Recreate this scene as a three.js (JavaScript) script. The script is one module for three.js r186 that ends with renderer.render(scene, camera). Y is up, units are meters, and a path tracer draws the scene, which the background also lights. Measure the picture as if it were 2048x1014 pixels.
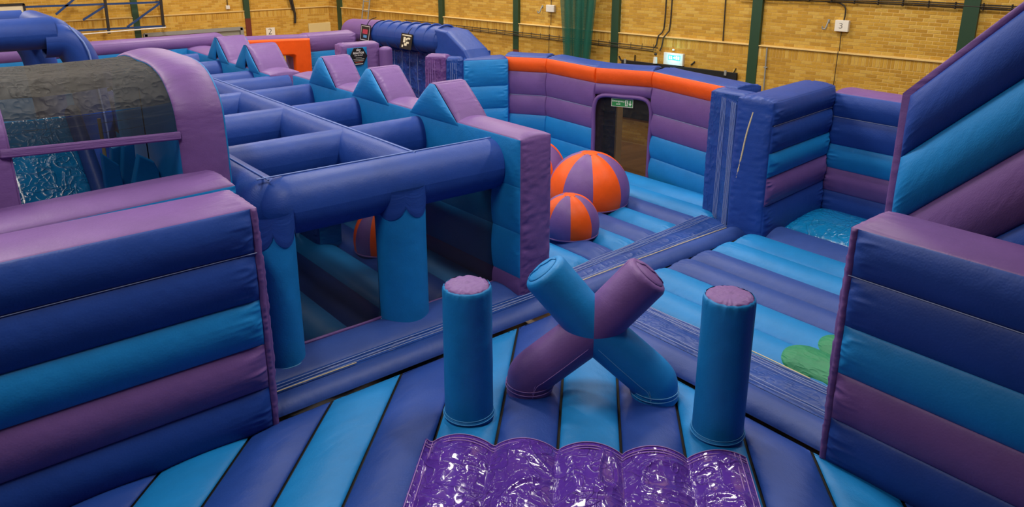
import * as THREE from 'three';
import { mergeGeometries } from 'three/addons/utils/BufferGeometryUtils.js';
import { RectAreaLightUniformsLib } from 'three/addons/lights/RectAreaLightUniformsLib.js';
import { RoundedBoxGeometry } from 'three/addons/geometries/RoundedBoxGeometry.js';

// ---------------------------------------------------------------- camera, light, exposure
// plan coordinates (u, v, h): u runs right-and-away along the left wall, v left-and-away along the right wall, h is height above the mat
const V3 = THREE.Vector3;
const W = (u, v, h) => new V3(u, h, -v);
const scene = new THREE.Scene();
scene.background = new THREE.Color(0x15130f);
const HEYE = 3.8, PITCH = Math.atan2(490, 1550), AZ = 50.7 * Math.PI / 180;
const camera = new THREE.PerspectiveCamera(2 * Math.atan(644 / 1550) * 180 / Math.PI, 2048 / 1288, 0.1, 100);
camera.setViewOffset(2048, 1288, 0, 274, 2048, 1014);
camera.position.copy(W(0, 0, HEYE));
camera.lookAt(W(Math.cos(AZ) * Math.cos(PITCH), Math.sin(AZ) * Math.cos(PITCH), HEYE - Math.sin(PITCH)));
const renderer = new THREE.WebGLRenderer({ antialias: true });
renderer.toneMapping = THREE.LinearToneMapping;
renderer.toneMappingExposure = 1.1;
renderer.shadowMap.enabled = true;
RectAreaLightUniformsLib.init();
const LAMP_POWER = 56, LAMP_COLOR = 0xfff5e8;
const LAMPS = [];
for (const u of [.3, 5.2, 10.1]) for (const v of [4.2, 8.8, 13.4, 18]) LAMPS.push([u, v]);
const FLOOR = -0.35, CEIL = 6.6;

// ---------------------------------------------------------------- small tools
let seed = 7;
const rnd = () => { seed = (seed * 1664525 + 1013904223) >>> 0; return seed / 4294967296; };
const hash = (x, y) => { let n = Math.imul(x | 0, 374761393) + Math.imul(y | 0, 668265263); n = Math.imul(n ^ (n >>> 13), 1274126177); return ((n ^ (n >>> 16)) >>> 0) / 4294967296; };
const sm = (t) => t * t * (3 - 2 * t);
const lerp = (a, b, t) => a + (b - a) * t;
const clamp = (x, a = 0, b = 1) => Math.min(b, Math.max(a, x));
function noise2(x, y, px = 0, py = 0) {
  const xi = Math.floor(x), yi = Math.floor(y), fx = sm(x - xi), fy = sm(y - yi);
  const w = (a, p) => p ? ((a % p) + p) % p : a;
  const h = (a, b) => hash(w(a, px), w(b, py));
  return lerp(lerp(h(xi, yi), h(xi + 1, yi), fx), lerp(h(xi, yi + 1), h(xi + 1, yi + 1), fx), fy);
}
const used = {};
function numbered(name) { const n = used[name] = (used[name] ?? -1) + 1; return n ? `${name}_${String(n).padStart(3, '0')}` : name; }
function thing(name, label, category, group) {
  const o = new THREE.Group(); o.name = numbered(name); scene.add(o);
  o.userData = { label, category }; if (group) o.userData.group = group; return o;
}
function structure(name) { const o = new THREE.Group(); o.name = name; o.userData = { kind: 'structure' }; scene.add(o); return o; }
function part(name, geometry, material, parent, label) {
  const m = new THREE.Mesh(geometry, material); m.name = name; m.castShadow = m.receiveShadow = true;
  if (label) m.userData.label = label; parent.add(m); return m;
}
// moves a thing's origin to the middle of its base
function settle(o) {
  o.updateMatrixWorld(true);
  const b = new THREE.Box3().setFromObject(o, true), c = new V3((b.min.x + b.max.x) / 2, b.min.y, (b.min.z + b.max.z) / 2);
  const seen = new Set();
  o.traverse((m) => { if (m.isMesh && !seen.has(m.geometry)) { seen.add(m.geometry); m.geometry.translate(-c.x, -c.y, -c.z); } });
  o.position.copy(c); return o;
}
function grid(fn, ss, ts, uvf) {
  const ns = ss.length, nt = ts.length, pos = new Float32Array(ns * nt * 3), uv = new Float32Array(ns * nt * 2), idx = [];
  const p = new V3();
  for (let j = 0, k = 0; j < nt; j++) for (let i = 0; i < ns; i++, k++) {
    fn(ss[i], ts[j], p); pos[3 * k] = p.x; pos[3 * k + 1] = p.y; pos[3 * k + 2] = p.z;
    const q = uvf ? uvf(ss[i], ts[j]) : [ss[i], ts[j]]; uv[2 * k] = q[0]; uv[2 * k + 1] = q[1];
    if (i < ns - 1 && j < nt - 1) idx.push(k, k + 1, k + 1 + ns, k, k + 1 + ns, k + ns);
  }
  const g = new THREE.BufferGeometry();
  g.setAttribute('position', new THREE.BufferAttribute(pos, 3)); g.setAttribute('uv', new THREE.BufferAttribute(uv, 2)); g.setIndex(idx);
  g.computeVertexNormals(); return g;
}
const range = (n) => Array.from({ length: n + 1 }, (_, i) => i / n);
function endSteps(L, fine, n) {   // 0..1, denser towards both ends
  const near = [0, .006, .014, .024, .036, .05, .068, .09, .118, .15, .19, .24].filter((x) => x < L * .4);
  const last = near[near.length - 1], mid = Math.max(3, Math.ceil((L - 2 * last) / fine), n || 0), out = near.map((x) => x / L);
  for (let i = 1; i < mid; i++) out.push((last + (L - 2 * last) * i / mid) / L);
  for (let i = near.length - 1; i >= 0; i--) out.push(1 - near[i] / L);
  return out;
}
const ridge = (x, y) => { const n = noise2(x, y); return (1 - Math.abs(2 * n - 1)) - .5; };
let panelSeed = 0;
// an inflated panel over the quad A (lower left) B (lower right) C D, bulging outwards, puckered along its ends and, if asked, its seams
function panel(A, B, C, D, o = {}) {
  const { b = .05, end = .13, pk = .034, wave = .05, seam = 0, fine = .22, power = .55, tEnd = 0 } = o;
  const L = (A.distanceTo(B) + D.distanceTo(C)) / 2, H = (A.distanceTo(D) + B.distanceTo(C)) / 2, sd = ++panelSeed * 17.3;
  const AD = new V3().subVectors(D, A), AB = new V3().subVectors(B, A), BC = new V3().subVectors(C, B);
  const N = new V3().crossVectors(AB, AD.lengthSq() > 1e-6 ? new V3().addVectors(AD, BC) : BC).normalize();
  const ss = seam ? range(Math.ceil(L / (wave / 4.5))) : endSteps(L, fine);
  const nt = Math.round(clamp(pk ? H / (wave / 6) : 12, 12, 90)), ts = range(nt).map((t) => .5 - .5 * Math.cos(Math.PI * t) * (.35) - (.5 - t) * .65);
  const lo = new V3(), hi = new V3();
  return grid((s, t, p) => {
    lo.lerpVectors(A, B, s); hi.lerpVectors(D, C, s); p.lerpVectors(lo, hi, t);
    const f = Math.pow(Math.max(0, Math.sin(Math.PI * t)), power), da = s * L, db = (1 - s) * L;
    const g = (x) => { const k = clamp(x / end); return Math.sqrt(1 - (1 - k) * (1 - k)); };
    let d = b * f * (end ? g(da) * g(db) : 1);
    if (tEnd) d *= 1;
    if (pk) {
      const e = (x, q) => Math.exp(-x / .11) * (1 - Math.exp(-x / .02)) * ridge(t * H / wave + sd + q, x / .14 + q);
      d += pk * Math.sqrt(f) * (e(da, 0) + e(db, 50));
    }
    if (seam) {
      const x0 = t * H, x1 = (1 - t) * H, e = (x, q) => Math.exp(-x / .05) * (1 - Math.exp(-x / .012)) * ridge(s * L / wave + sd + q, x / .1);
      d += seam * (e(x0, 9) + e(x1, 70));
    }
    p.addScaledVector(N, d);
  }, ss, ts, (s, t) => [s * L + sd, t * H]);
}
// an inflated tube between two points; rx sideways, ry up
function tube(p0, p1, rx, ry, o = {}) {
  const { cap0 = 0, cap1 = 0, seg = 36, sag = 0, pk = 0 } = o;
  const L = p0.distanceTo(p1), dir = new V3().subVectors(p1, p0).normalize(), sd = ++panelSeed * 3.1;
  const ref = Math.abs(dir.y) > .9 ? new V3(1, 0, 0) : new V3(0, 1, 0), X = new V3().crossVectors(dir, ref).normalize(), Y = new V3().crossVectors(X, dir).normalize();
  const ss = range(seg), ts = endSteps(L, .12);
  const r = Math.max(rx, ry);
  return grid((s, t, p) => {
    const a = -2 * Math.PI * s, x = t * L; let k = 1;
    if (cap0 && x < r * cap0) { const q = 1 - x / (r * cap0); k = Math.sqrt(Math.max(0, 1 - q * q)); }
    if (cap1 && L - x < r * cap1) { const q = 1 - (L - x) / (r * cap1); k = Math.min(k, Math.sqrt(Math.max(0, 1 - q * q))); }
    k *= 1 + .012 * (noise2(s * 9 + sd, x * 3) - .5);
    if (pk) k += pk * (Math.exp(-x / .08) * ridge(s * 30 + sd, x * 5) + Math.exp(-(L - x) / .08) * ridge(s * 30 + sd + 9, x * 5));
    p.copy(p0).addScaledVector(dir, x).addScaledVector(X, Math.cos(a) * rx * k).addScaledVector(Y, Math.sin(a) * ry * k - sag * Math.sin(Math.PI * t));
  }, ss, ts, (s, t) => [s * 2 * Math.PI * r, t * L + sd]);
}
const cord = (pts, r, seg) => new THREE.TubeGeometry(pts.length > 2 ? new THREE.CatmullRomCurve3(pts) : new THREE.LineCurve3(...pts), seg || (pts.length > 2 ? pts.length * 4 : 1), r, 6);
function bar(p0, p1, w, d) {   // a square bar between two points
  const L = p0.distanceTo(p1), g = new THREE.BoxGeometry(L, w, d ?? w), dir = new V3().subVectors(p1, p0).normalize();
  g.applyQuaternion(new THREE.Quaternion().setFromUnitVectors(new V3(1, 0, 0), dir)); g.translate((p0.x + p1.x) / 2, (p0.y + p1.y) / 2, (p0.z + p1.z) / 2); return g;
}

// ---------------------------------------------------------------- materials
function dataTexture(n, fn, color) {
  const a = new Uint8Array(n * n * 4);
  for (let y = 0; y < n; y++) for (let x = 0; x < n; x++) { const c = fn(x / n, y / n), k = (y * n + x) * 4; a[k] = c[0]; a[k + 1] = c[1] ?? c[0]; a[k + 2] = c[2] ?? c[0]; a[k + 3] = 255; }
  const t = new THREE.DataTexture(a, n, n); t.wrapS = t.wrapT = THREE.RepeatWrapping; t.magFilter = THREE.LinearFilter; t.minFilter = THREE.LinearMipmapLinearFilter; t.generateMipmaps = true;
  if (color) t.colorSpace = THREE.SRGBColorSpace; t.needsUpdate = true; return t;
}
const creaseAt = (x, y, f, w) => { const wx = noise2(x * 5 + 3, y * 5, 5, 5) * w, wy = noise2(x * 5, y * 5 + 7, 5, 5) * w; return Math.pow(1 - Math.abs(2 * noise2(x * f + wx, y * f + wy, f, f) - 1), 6); };
const vinylBump = dataTexture(512, (x, y) => [255 * clamp(.5 * noise2(x * 5, y * 5, 5, 5) + .25 * noise2(x * 14, y * 14, 14, 14) + .1 * noise2(x * 90, y * 90, 90, 90))]);
const crinkleBump = dataTexture(1024, (x, y) => [255 * clamp(.4 * creaseAt(x, y, 6, 2.2) + .35 * creaseAt(y, x, 11, 2.5) + .14 * creaseAt(x, 1 - y, 23, 2) + .25 * noise2(x * 9, y * 9, 9, 9))]);
const foldBump = dataTexture(512, (x, y) => [255 * clamp(.5 * Math.pow(1 - Math.abs(2 * noise2(x * 9, y * 4, 9, 4) - 1), 2) + .3 * Math.pow(1 - Math.abs(2 * noise2(x * 21, y * 11, 21, 11) - 1), 2) + .2 * noise2(x * 6, y * 6, 6, 6))]);
// scuffs and dust: patchy tint of the vinyl itself
const scuff = dataTexture(512, (x, y) => { const n = .55 * noise2(x * 4, y * 4, 4, 4) + .3 * noise2(x * 13, y * 13, 13, 13) + .15 * noise2(x * 60, y * 60, 60, 60); return [Math.round(226 + 29 * n)]; }, true);
scuff.repeat.set(.7, .7);
vinylBump.repeat.set(1.1, 1.1); foldBump.repeat.set(1.4, 1.4); crinkleBump.repeat.set(1.3, 1.3);
const vinyl = (c, o = {}) => new THREE.MeshPhysicalMaterial({ color: c, roughness: .5, map: scuff, bumpMap: vinylBump, bumpScale: .006, specularIntensity: .7, ...o });
const BLUE = vinyl(0x20469b), SKY = vinyl(0x1583cc), PURPLE = vinyl(0x755597), ORANGE = vinyl(0xf45a06), FADED = vinyl(0x304f9c);
const BLUE_FOLD = vinyl(0x234a9a, { bumpMap: foldBump, bumpScale: .015, roughness: .42 });
const PURPLE_FOLD = vinyl(0x6b4487, { bumpMap: foldBump, bumpScale: .02 });
const SLICK_SKY = new THREE.MeshPhysicalMaterial({ color: 0x0f83c4, roughness: .12, bumpMap: crinkleBump, bumpScale: .02, clearcoat: .6, clearcoatRoughness: .08 });
const SLICK_PURPLE = new THREE.MeshPhysicalMaterial({ color: 0x55309b, roughness: .13, bumpMap: crinkleBump, bumpScale: .018, clearcoat: .7, clearcoatRoughness: .06 });
const SLICK_BLUE = new THREE.MeshPhysicalMaterial({ color: 0x27469a, roughness: .3, bumpMap: foldBump, bumpScale: .03 });
const GREEN_VINYL = vinyl(0x2f8f66, { bumpMap: foldBump, bumpScale: .012 });
const plain = (c, roughness = .6, o = {}) => new THREE.MeshStandardMaterial({ color: c, roughness, ...o });
const BLACK = plain(0x0b0b0c, .8), THREAD = plain(0x93a3cc, .7), THREAD_PURPLE = plain(0x9a78bd, .7), CREAM_THREAD = plain(0xcfc09a, .8), RED = plain(0xb02c18, .6);
const NET = plain(0x0d0d0d, .8, { transparent: true, opacity: .62 });
const WINDOW_NET = plain(0x0b0b0c, .8, { transparent: true, opacity: .74 });
const NET_FOLDED = plain(0x24231f, .75, { transparent: true, opacity: .8, bumpMap: foldBump, bumpScale: .03 });
const STEEL_GREEN = plain(0x27452f, .45), RUST = plain(0x6a2a1c, .7), STEEL_BLUE = plain(0x1d3f73, .4), DARK_STEEL = plain(0x23201f, .5), GREY = plain(0x8d8f8c, .5), WHITE = plain(0xdedbd2, .5), TIMBER = plain(0xcdb07a, .7);
const woodTexture = dataTexture(512, (x, y) => { const n = noise2(x * 6, y * 120, 6, 120) * .5 + noise2(x * 3, y * 20, 3, 20) * .5; return [lerp(120, 160, n), lerp(84, 116, n), lerp(48, 70, n)]; }, true);
const WOOD_FLOOR = new THREE.MeshStandardMaterial({ map: woodTexture, roughness: .4 });
const plaster = dataTexture(256, (x, y) => { const n = noise2(x * 40, y * 40, 40, 40); return [lerp(205, 228, n), lerp(172, 194, n), lerp(100, 120, n)]; }, true);
const MORTAR = new THREE.MeshStandardMaterial({ map: plaster, roughness: .95 });
const brickSpeckle = dataTexture(128, (x, y) => { const n = .6 * noise2(x * 40, y * 40, 40, 40) + .4 * noise2(x * 12, y * 12, 12, 12); return [lerp(200, 255, n)]; }, true);
const brickMat = (c) => new THREE.MeshStandardMaterial({ color: c, map: brickSpeckle, roughness: .9 });
const BRICKS = [0xdcaa3c, 0xe2b246, 0xd4a238, 0xe6bb54, 0xcc9a34].map(brickMat);
const CEILING_PAINT = plain(0xb9b4a6, .9);

// ---------------------------------------------------------------- the hall
const RO = [13.1, 5.43], RD = (() => { const l = Math.hypot(.156, .988); return [-.156 / l, .988 / l]; })(), RN = [RD[1], -RD[0]];   // right brick wall
const R = (s, h, off = 0) => W(RO[0] + RD[0] * s - RN[0] * off, RO[1] + RD[1] * s - RN[1] * off, h);
const BV = 21.4, B = (s, h, off = 0) => W(s, BV - off, h);                                                                        // back brick wall
const RANGLE = Math.atan2(RD[1], RD[0]);
const COPE = 1.95, PLINTH = .055;
{
  const f = structure('floor'); part('floor_boards', grid((s, t, p) => p.copy(W(lerp(-6.5, 16, s), lerp(-7, 22, t), FLOOR)), range(1), range(1), (s, t) => [s * 11, t * 14]), WOOD_FLOOR, f);
  part('subfloor', new THREE.BoxGeometry(23, .2, 30).translate(4.75, FLOOR - .11, -7.5), GREY, f);
  const c = structure('ceiling'); part('ceiling_deck', new THREE.BoxGeometry(23, .2, 30).translate(4.75, CEIL + .1, -7.5), CEILING_PAINT, c);
  for (const [n, x, z, w, d] of [['wall_left', -6.6, -7.5, .2, 30], ['wall_front', 4.75, 7.1, 23, .2]]) {
    const o = structure(n); part('brick_face', new THREE.BoxGeometry(w, CEIL - FLOOR, d).translate(x, (CEIL + FLOOR) / 2, z), brickMat(0xb58a38), o);
  }
}
camera.updateMatrixWorld(true);
const frustum = (() => { camera.updateProjectionMatrix(); return new THREE.Frustum().setFromProjectionMatrix(new THREE.Matrix4().multiplyMatrices(camera.projectionMatrix, camera.matrixWorld.clone().invert())); })();
const brickGeometry = new RoundedBoxGeometry(1, 1, 1, 1, .06);
function brickWall(name, place, angle, s0, s1, pillars, holes, singles) {
  const wall = structure(name), cs = .058, bl = .186, j = .009, list = [];
  const at = (off) => (s, h) => place(s, h, off);
  const block = (a, b, h0, h1, off, thick, mat, nm) => {
    const g = new THREE.BoxGeometry(b - a, h1 - h0, thick); g.rotateY(angle);
    const p0 = place((a + b) / 2, (h0 + h1) / 2, off - thick / 2); g.translate(p0.x, p0.y, p0.z); return part(nm, g, mat, wall);
  };
  const blocked = (a, b, h0, h1) => pillars.some(([p, w]) => b > p - w / 2 && a < p + w / 2) || holes.some(([x0, x1, y0, y1]) => b > x0 && a < x1 && h1 > y0 && h0 < y1);
  block(s0, s1, COPE, CEIL, -.004, .3, MORTAR, 'mortar'); block(s0, s1, FLOOR, COPE - .012, PLINTH - .004, .3, MORTAR, 'mortar');
  const add = (a, b, h0, h1, off) => { if (b - a > .02 && !blocked(a, b, h0, h1)) list.push([a, b, h0, h1, off]); };
  const edges = [s0, ...pillars.flatMap(([p, w]) => [p - w / 2, p + w / 2]).sort((x, y) => x - y), s1];
  for (let e = 0; e < edges.length; e += 2) {
    const x0 = edges[e], x1 = edges[e + 1];
    const course = (h, k, off) => { for (let a = x0 - (k % 2) * bl / 2; a < x1; a += bl) add(Math.max(a, x0) + j / 2, Math.min(a + bl, x1) - j / 2, h + j / 2, h + cs - j / 2, off); };
    for (let h = COPE + .02, k = 0; h < 4.4; h += cs, k++) course(h, k, 0);
    const soldier = (h, H2) => { for (let a = x0; a + cs < x1; a += cs) add(a + j / 2, a + cs - j / 2, h + j / 2, h + H2 - j / 2, PLINTH); };
    soldier(COPE - .02 - .172, .172);
    let h = COPE - .02 - .172 - cs, k = 0;
    for (; h > FLOOR; h -= cs, k++) course(h, k, PLINTH);
    const g = new RoundedBoxGeometry(x1 - x0, .022, PLINTH + .03, 2, .008); g.rotateY(angle); const p = place((x0 + x1) / 2, COPE - .002, PLINTH / 2 + .01); g.translate(p.x, p.y, p.z);
    part('coping', g, plain(0xd2b676, .8), wall);
  }
  const m4 = new THREE.Matrix4(), q = new THREE.Quaternion().setFromAxisAngle(new V3(0, 1, 0), angle), eye = camera.position;
  const mats = list.map(([a, b, h0, h1, off]) => { const p = place((a + b) / 2, (h0 + h1) / 2, off - .03); return { p, sc: new V3(b - a, h1 - h0, .06), d: p.distanceTo(eye), tone: Math.floor(rnd() * 5) }; });
  const near = mats.filter((m) => m.p.y > singles[2] && singles[3](m) && frustum.containsPoint(m.p)).sort((x, y) => x.d - y.d).slice(0, singles[0]), pick = new Set(near);
  for (const m of near) { const b = new THREE.Mesh(brickGeometry, BRICKS[m.tone]); b.name = 'brick'; b.position.copy(m.p); b.quaternion.copy(q); b.scale.copy(m.sc); b.castShadow = b.receiveShadow = true; wall.add(b); }
  const rest = mats.filter((m) => !pick.has(m)), im = new THREE.InstancedMesh(new THREE.BoxGeometry(1, 1, 1), brickMat(0xffffff), rest.length), col = new THREE.Color();
  rest.forEach((m, i) => { m4.compose(m.p, q, m.sc); im.setMatrixAt(i, m4); col.copy(BRICKS[m.tone].color); im.setColorAt(i, col); });
  im.name = 'brickwork'; im.userData.kind = 'stuff'; im.castShadow = im.receiveShadow = true; wall.add(im);
  return { wall, block };
}
const PILLARS_R = [[15.6, .17], [11.33, .15], [8.8, .16], [6.03, .18], [2.94, .19], [-.5, .22], [-3.5, .22]];
const PILLARS_B = [[5.25, .15], [8.1, .15], [1.6, .15], [-2, .15]];
const rightWall = brickWall('wall_right', R, RANGLE, -9, 17, PILLARS_R, [], [300, 0, 1.35, (m) => m.p.x > 11.9]);
const backWall = brickWall('wall_back', B, 0, -6.5, 10.75, PILLARS_B, [[5.35, 7.93, -1, 1.52]], [0, 0, 9, () => false]);
for (const [i, [s, w]] of PILLARS_R.entries()) {
  const low = i > 0 && i < 3 ? 1.35 : FLOOR;
  rightWall.block(s - w / 2, s + w / 2, low, CEIL, .075, .12, STEEL_GREEN, 'steel_column');
  if (low > 0) rightWall.block(s - w / 2, s + w / 2, FLOOR, low, .075, .12, RUST, 'steel_column_foot');
}
for (const [i, [s, w]] of PILLARS_B.entries()) {
  backWall.block(s - w / 2, s + w / 2, i === 1 ? 1.75 : FLOOR, CEIL, .075, .12, STEEL_GREEN, 'steel_column');
  if (i === 1) backWall.block(s - w / 2, s + w / 2, FLOOR, 1.75, .075, .12, RUST, 'steel_column_foot');
}

// lamps: long enclosed fittings under the ceiling
LAMPS.forEach(([u, v], i) => {
  const rows = ['over the foreground mat', 'over the maze front', 'over the back of the maze', 'by the back wall'], cols = ['left row', 'middle row', 'right row'];
  const o = thing('ceiling_light', `long white ceiling light of the ${cols[Math.floor(i / 4)]}, ${rows[i % 4]}`, 'light', 'ceiling lights');
  const y = CEIL - .45;
  part('housing', new RoundedBoxGeometry(.5, .1, 1.9, 2, .03).translate(u, y + .06, -v), WHITE, o);
  part('diffuser', new THREE.BoxGeometry(.44, .012, 1.84).translate(u, y, -v), new THREE.MeshStandardMaterial({ color: 0xffffff, emissive: LAMP_COLOR, emissiveIntensity: 5 }), o);
  for (const z of [-.7, .7]) part('hanger', cord([new V3(u, y + .1, -v + z), new V3(u, CEIL, -v + z)], .006), DARK_STEEL, o);
  settle(o);
  const l = new THREE.RectAreaLight(LAMP_COLOR, LAMP_POWER, .44, 1.84); l.position.set(0, -.012, 0); l.rotation.x = -Math.PI / 2; o.add(l);
});

// ---------------------------------------------------------------- inflatable walls
const P2 = (a, b, t) => [lerp(a[0], b[0], t), lerp(a[1], b[1], t)];
function wallParts(o, A, Bp, th, hs, cols, top, ends, back, opt = {}) {
  const l = Math.hypot(Bp[0] - A[0], Bp[1] - A[1]), d = [(Bp[0] - A[0]) / l, (Bp[1] - A[1]) / l], n = [d[1], -d[0]];
  const A2 = [A[0] - n[0] * th, A[1] - n[1] * th], B2 = [Bp[0] - n[0] * th, Bp[1] - n[1] * th], h0 = hs[0], H = hs[hs.length - 1];
  const ew = .05, eA = opt.edge?.[0] ? [A[0] + d[0] * ew, A[1] + d[1] * ew] : A, eB = opt.edge?.[1] ? [Bp[0] - d[0] * ew, Bp[1] - d[1] * ew] : Bp;
  if (opt.edge?.[0]) part('edge_strip', panel(W(...eA, h0), W(...eA, H), W(...A, H), W(...A, h0), { b: .016, end: .02, pk: 0, seam: .012, wave: .05, power: .8 }), opt.edge[0], o);
  if (opt.edge?.[1]) part('edge_strip', panel(W(...Bp, h0), W(...Bp, H), W(...eB, H), W(...eB, h0), { b: .016, end: .02, pk: 0, seam: .012, wave: .05, power: .8 }), opt.edge[1], o);
  for (let i = 0; i < cols.length; i++) {
    part('band', panel(W(...eA, hs[i]), W(...eB, hs[i]), W(...eB, hs[i + 1]), W(...eA, hs[i + 1]), { b: opt.b ?? .05, power: .68, ...opt.band }), cols[i], o);
    if (i && cols[i] === cols[i - 1] && (opt.seams ?? cols[i] !== SKY)) part('seam', cord([W(A[0] + d[0] * .03 + n[0] * .012, A[1] + d[1] * .03 + n[1] * .012, hs[i]), W(Bp[0] - d[0] * .03 + n[0] * .012, Bp[1] - d[1] * .03 + n[1] * .012, hs[i])], .0038), THREAD, o);
  }
  if (top) part('top_panel', panel(W(...A, H), W(...Bp, H), W(...B2, H), W(...A2, H), { b: opt.topBulge ?? .045, end: .12, ...opt.top }), top, o);
  if (ends?.[1]) part('end_panel', panel(W(...Bp, h0), W(...B2, h0), W(...B2, H), W(...Bp, H), { b: .05, end: .2, seam: .007, wave: .04 }), ends[1], o);
  if (ends?.[0]) part('end_panel', panel(W(...A2, h0), W(...A, h0), W(...A, H), W(...A2, H), { b: .05, end: .2, seam: .007, wave: .04 }), ends[0], o);
  if (back) part('back_panel', panel(W(...B2, h0), W(...A2, h0), W(...A2, H), W(...B2, H), { b: .05, pk: 0, end: .2 }), back, o);
  return { d, n, A2, B2, H };
}
const STRIPES = [BLUE, PURPLE, SKY, BLUE, BLUE], SH = [0, .38, .765, 1.15, 1.54, 1.89];
{
  const o = thing('inflatable_wall', 'large striped inflatable wall filling the left foreground, purple top', 'inflatable wall');
  wallParts(o, [-2.6, 5.45], [1.99, 5.45], .56, SH, STRIPES, PURPLE, [PURPLE, PURPLE], BLUE, { b: .055, edge: [null, PURPLE], topBulge: .03 });
  settle(o);
  const q = thing('inflatable_wall', 'large striped inflatable wall filling the right foreground beside a post', 'inflatable wall');
  wallParts(q, [5.04, 2.42], [5.04, -2.2], .54, SH, STRIPES, PURPLE, [PURPLE, PURPLE], BLUE, { b: .055, edge: [PURPLE, null], topBulge: .03 });
  settle(q);
  const r = thing('inflatable_wall', 'striped inflatable wall section with blue top beside the stitched corner', 'inflatable wall');
  wallParts(r, [8.6, 5.32], [10.35, 5.48], .5, [-.05, .47, .86, 1.19, 1.55, 1.85], STRIPES, BLUE, [BLUE, BLUE], BLUE);
  settle(r);
  const t = thing('inflatable_wall', 'striped inflatable wall section with purple top behind the slick blue pad', 'inflatable wall');
  wallParts(t, [10.36, 5.5], [10.36, 1.5], .5, [-.05, .33, .67, 1.02, 1.42, 1.75], STRIPES, PURPLE, [null, PURPLE], BLUE);
  settle(t);
}
// slide side wall with rising bands
{
  const o = thing('slide_wall', 'tall inflatable slide side with diagonal blue and purple bands', 'inflatable slide');
  const U = 6.2, v0 = 2.66, v1 = .7, th = .4, lv = [2.64, 2.14, 1.56, .93, .4], rise = 1.04, cl = [BLUE, SKY, PURPLE, BLUE];
  for (let i = 0; i < 4; i++) {
    const r = i ? .98 : rise;
    part('band', panel(W(U, v0, lv[i + 1]), W(U, v1, lv[i + 1] + (v0 - v1) * .98), W(U, v1, lv[i] + (v0 - v1) * r), W(U, v0, lv[i]), { b: .08, end: .16, pk: .009 }), cl[i], o);
  }
  part('band', panel(W(U, v0, 0), W(U, v1, 0), W(U, v1, .4 + (v0 - v1) * .98), W(U, v0, .4), { b: .06 }), BLUE, o);
  const ht = 2.64 + (v0 - v1) * rise;
  part('edge_strip', panel(W(U, 2.72, 0), W(U, v0, 0), W(U, v0, 2.64), W(U, 2.72, 2.65), { b: .02, seam: .0, pk: .01, power: .8 }), PURPLE, o);
  part('edge_strip', panel(W(U, 2.72, 2.65), W(U, v0, 2.64), W(U, v1, 2.64 + (v0 - v1) * rise), W(U, v1, 2.715 + (v0 - v1) * rise), { b: .02, pk: .012, power: .8 }), PURPLE, o);
  part('edge_panel', panel(W(U, v0, 2.64), W(U, v1, ht), W(U + th, v1, ht), W(U + th, v0, 2.64), { b: .03, seam: .01, wave: .05 }), PURPLE, o);
  part('edge_panel', panel(W(U + th, v0, 0), W(U, v0, 0), W(U, v0, 2.64), W(U + th, v0, 2.64), { b: .035, seam: .01, wave: .05 }), PURPLE, o);
  part('back_panel', panel(W(U + th, v1, 0), W(U + th, v0, 0), W(U + th, v0, 2.64), W(U + th, v1, ht), { b: .05, pk: 0 }), BLUE, o);
  part('end_panel', panel(W(U, v1, 0), W(U + th, v1, 0), W(U + th, v1, ht), W(U, v1, ht), { b: .05, pk: 0 }), PURPLE, o);
  settle(o);
}
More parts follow.
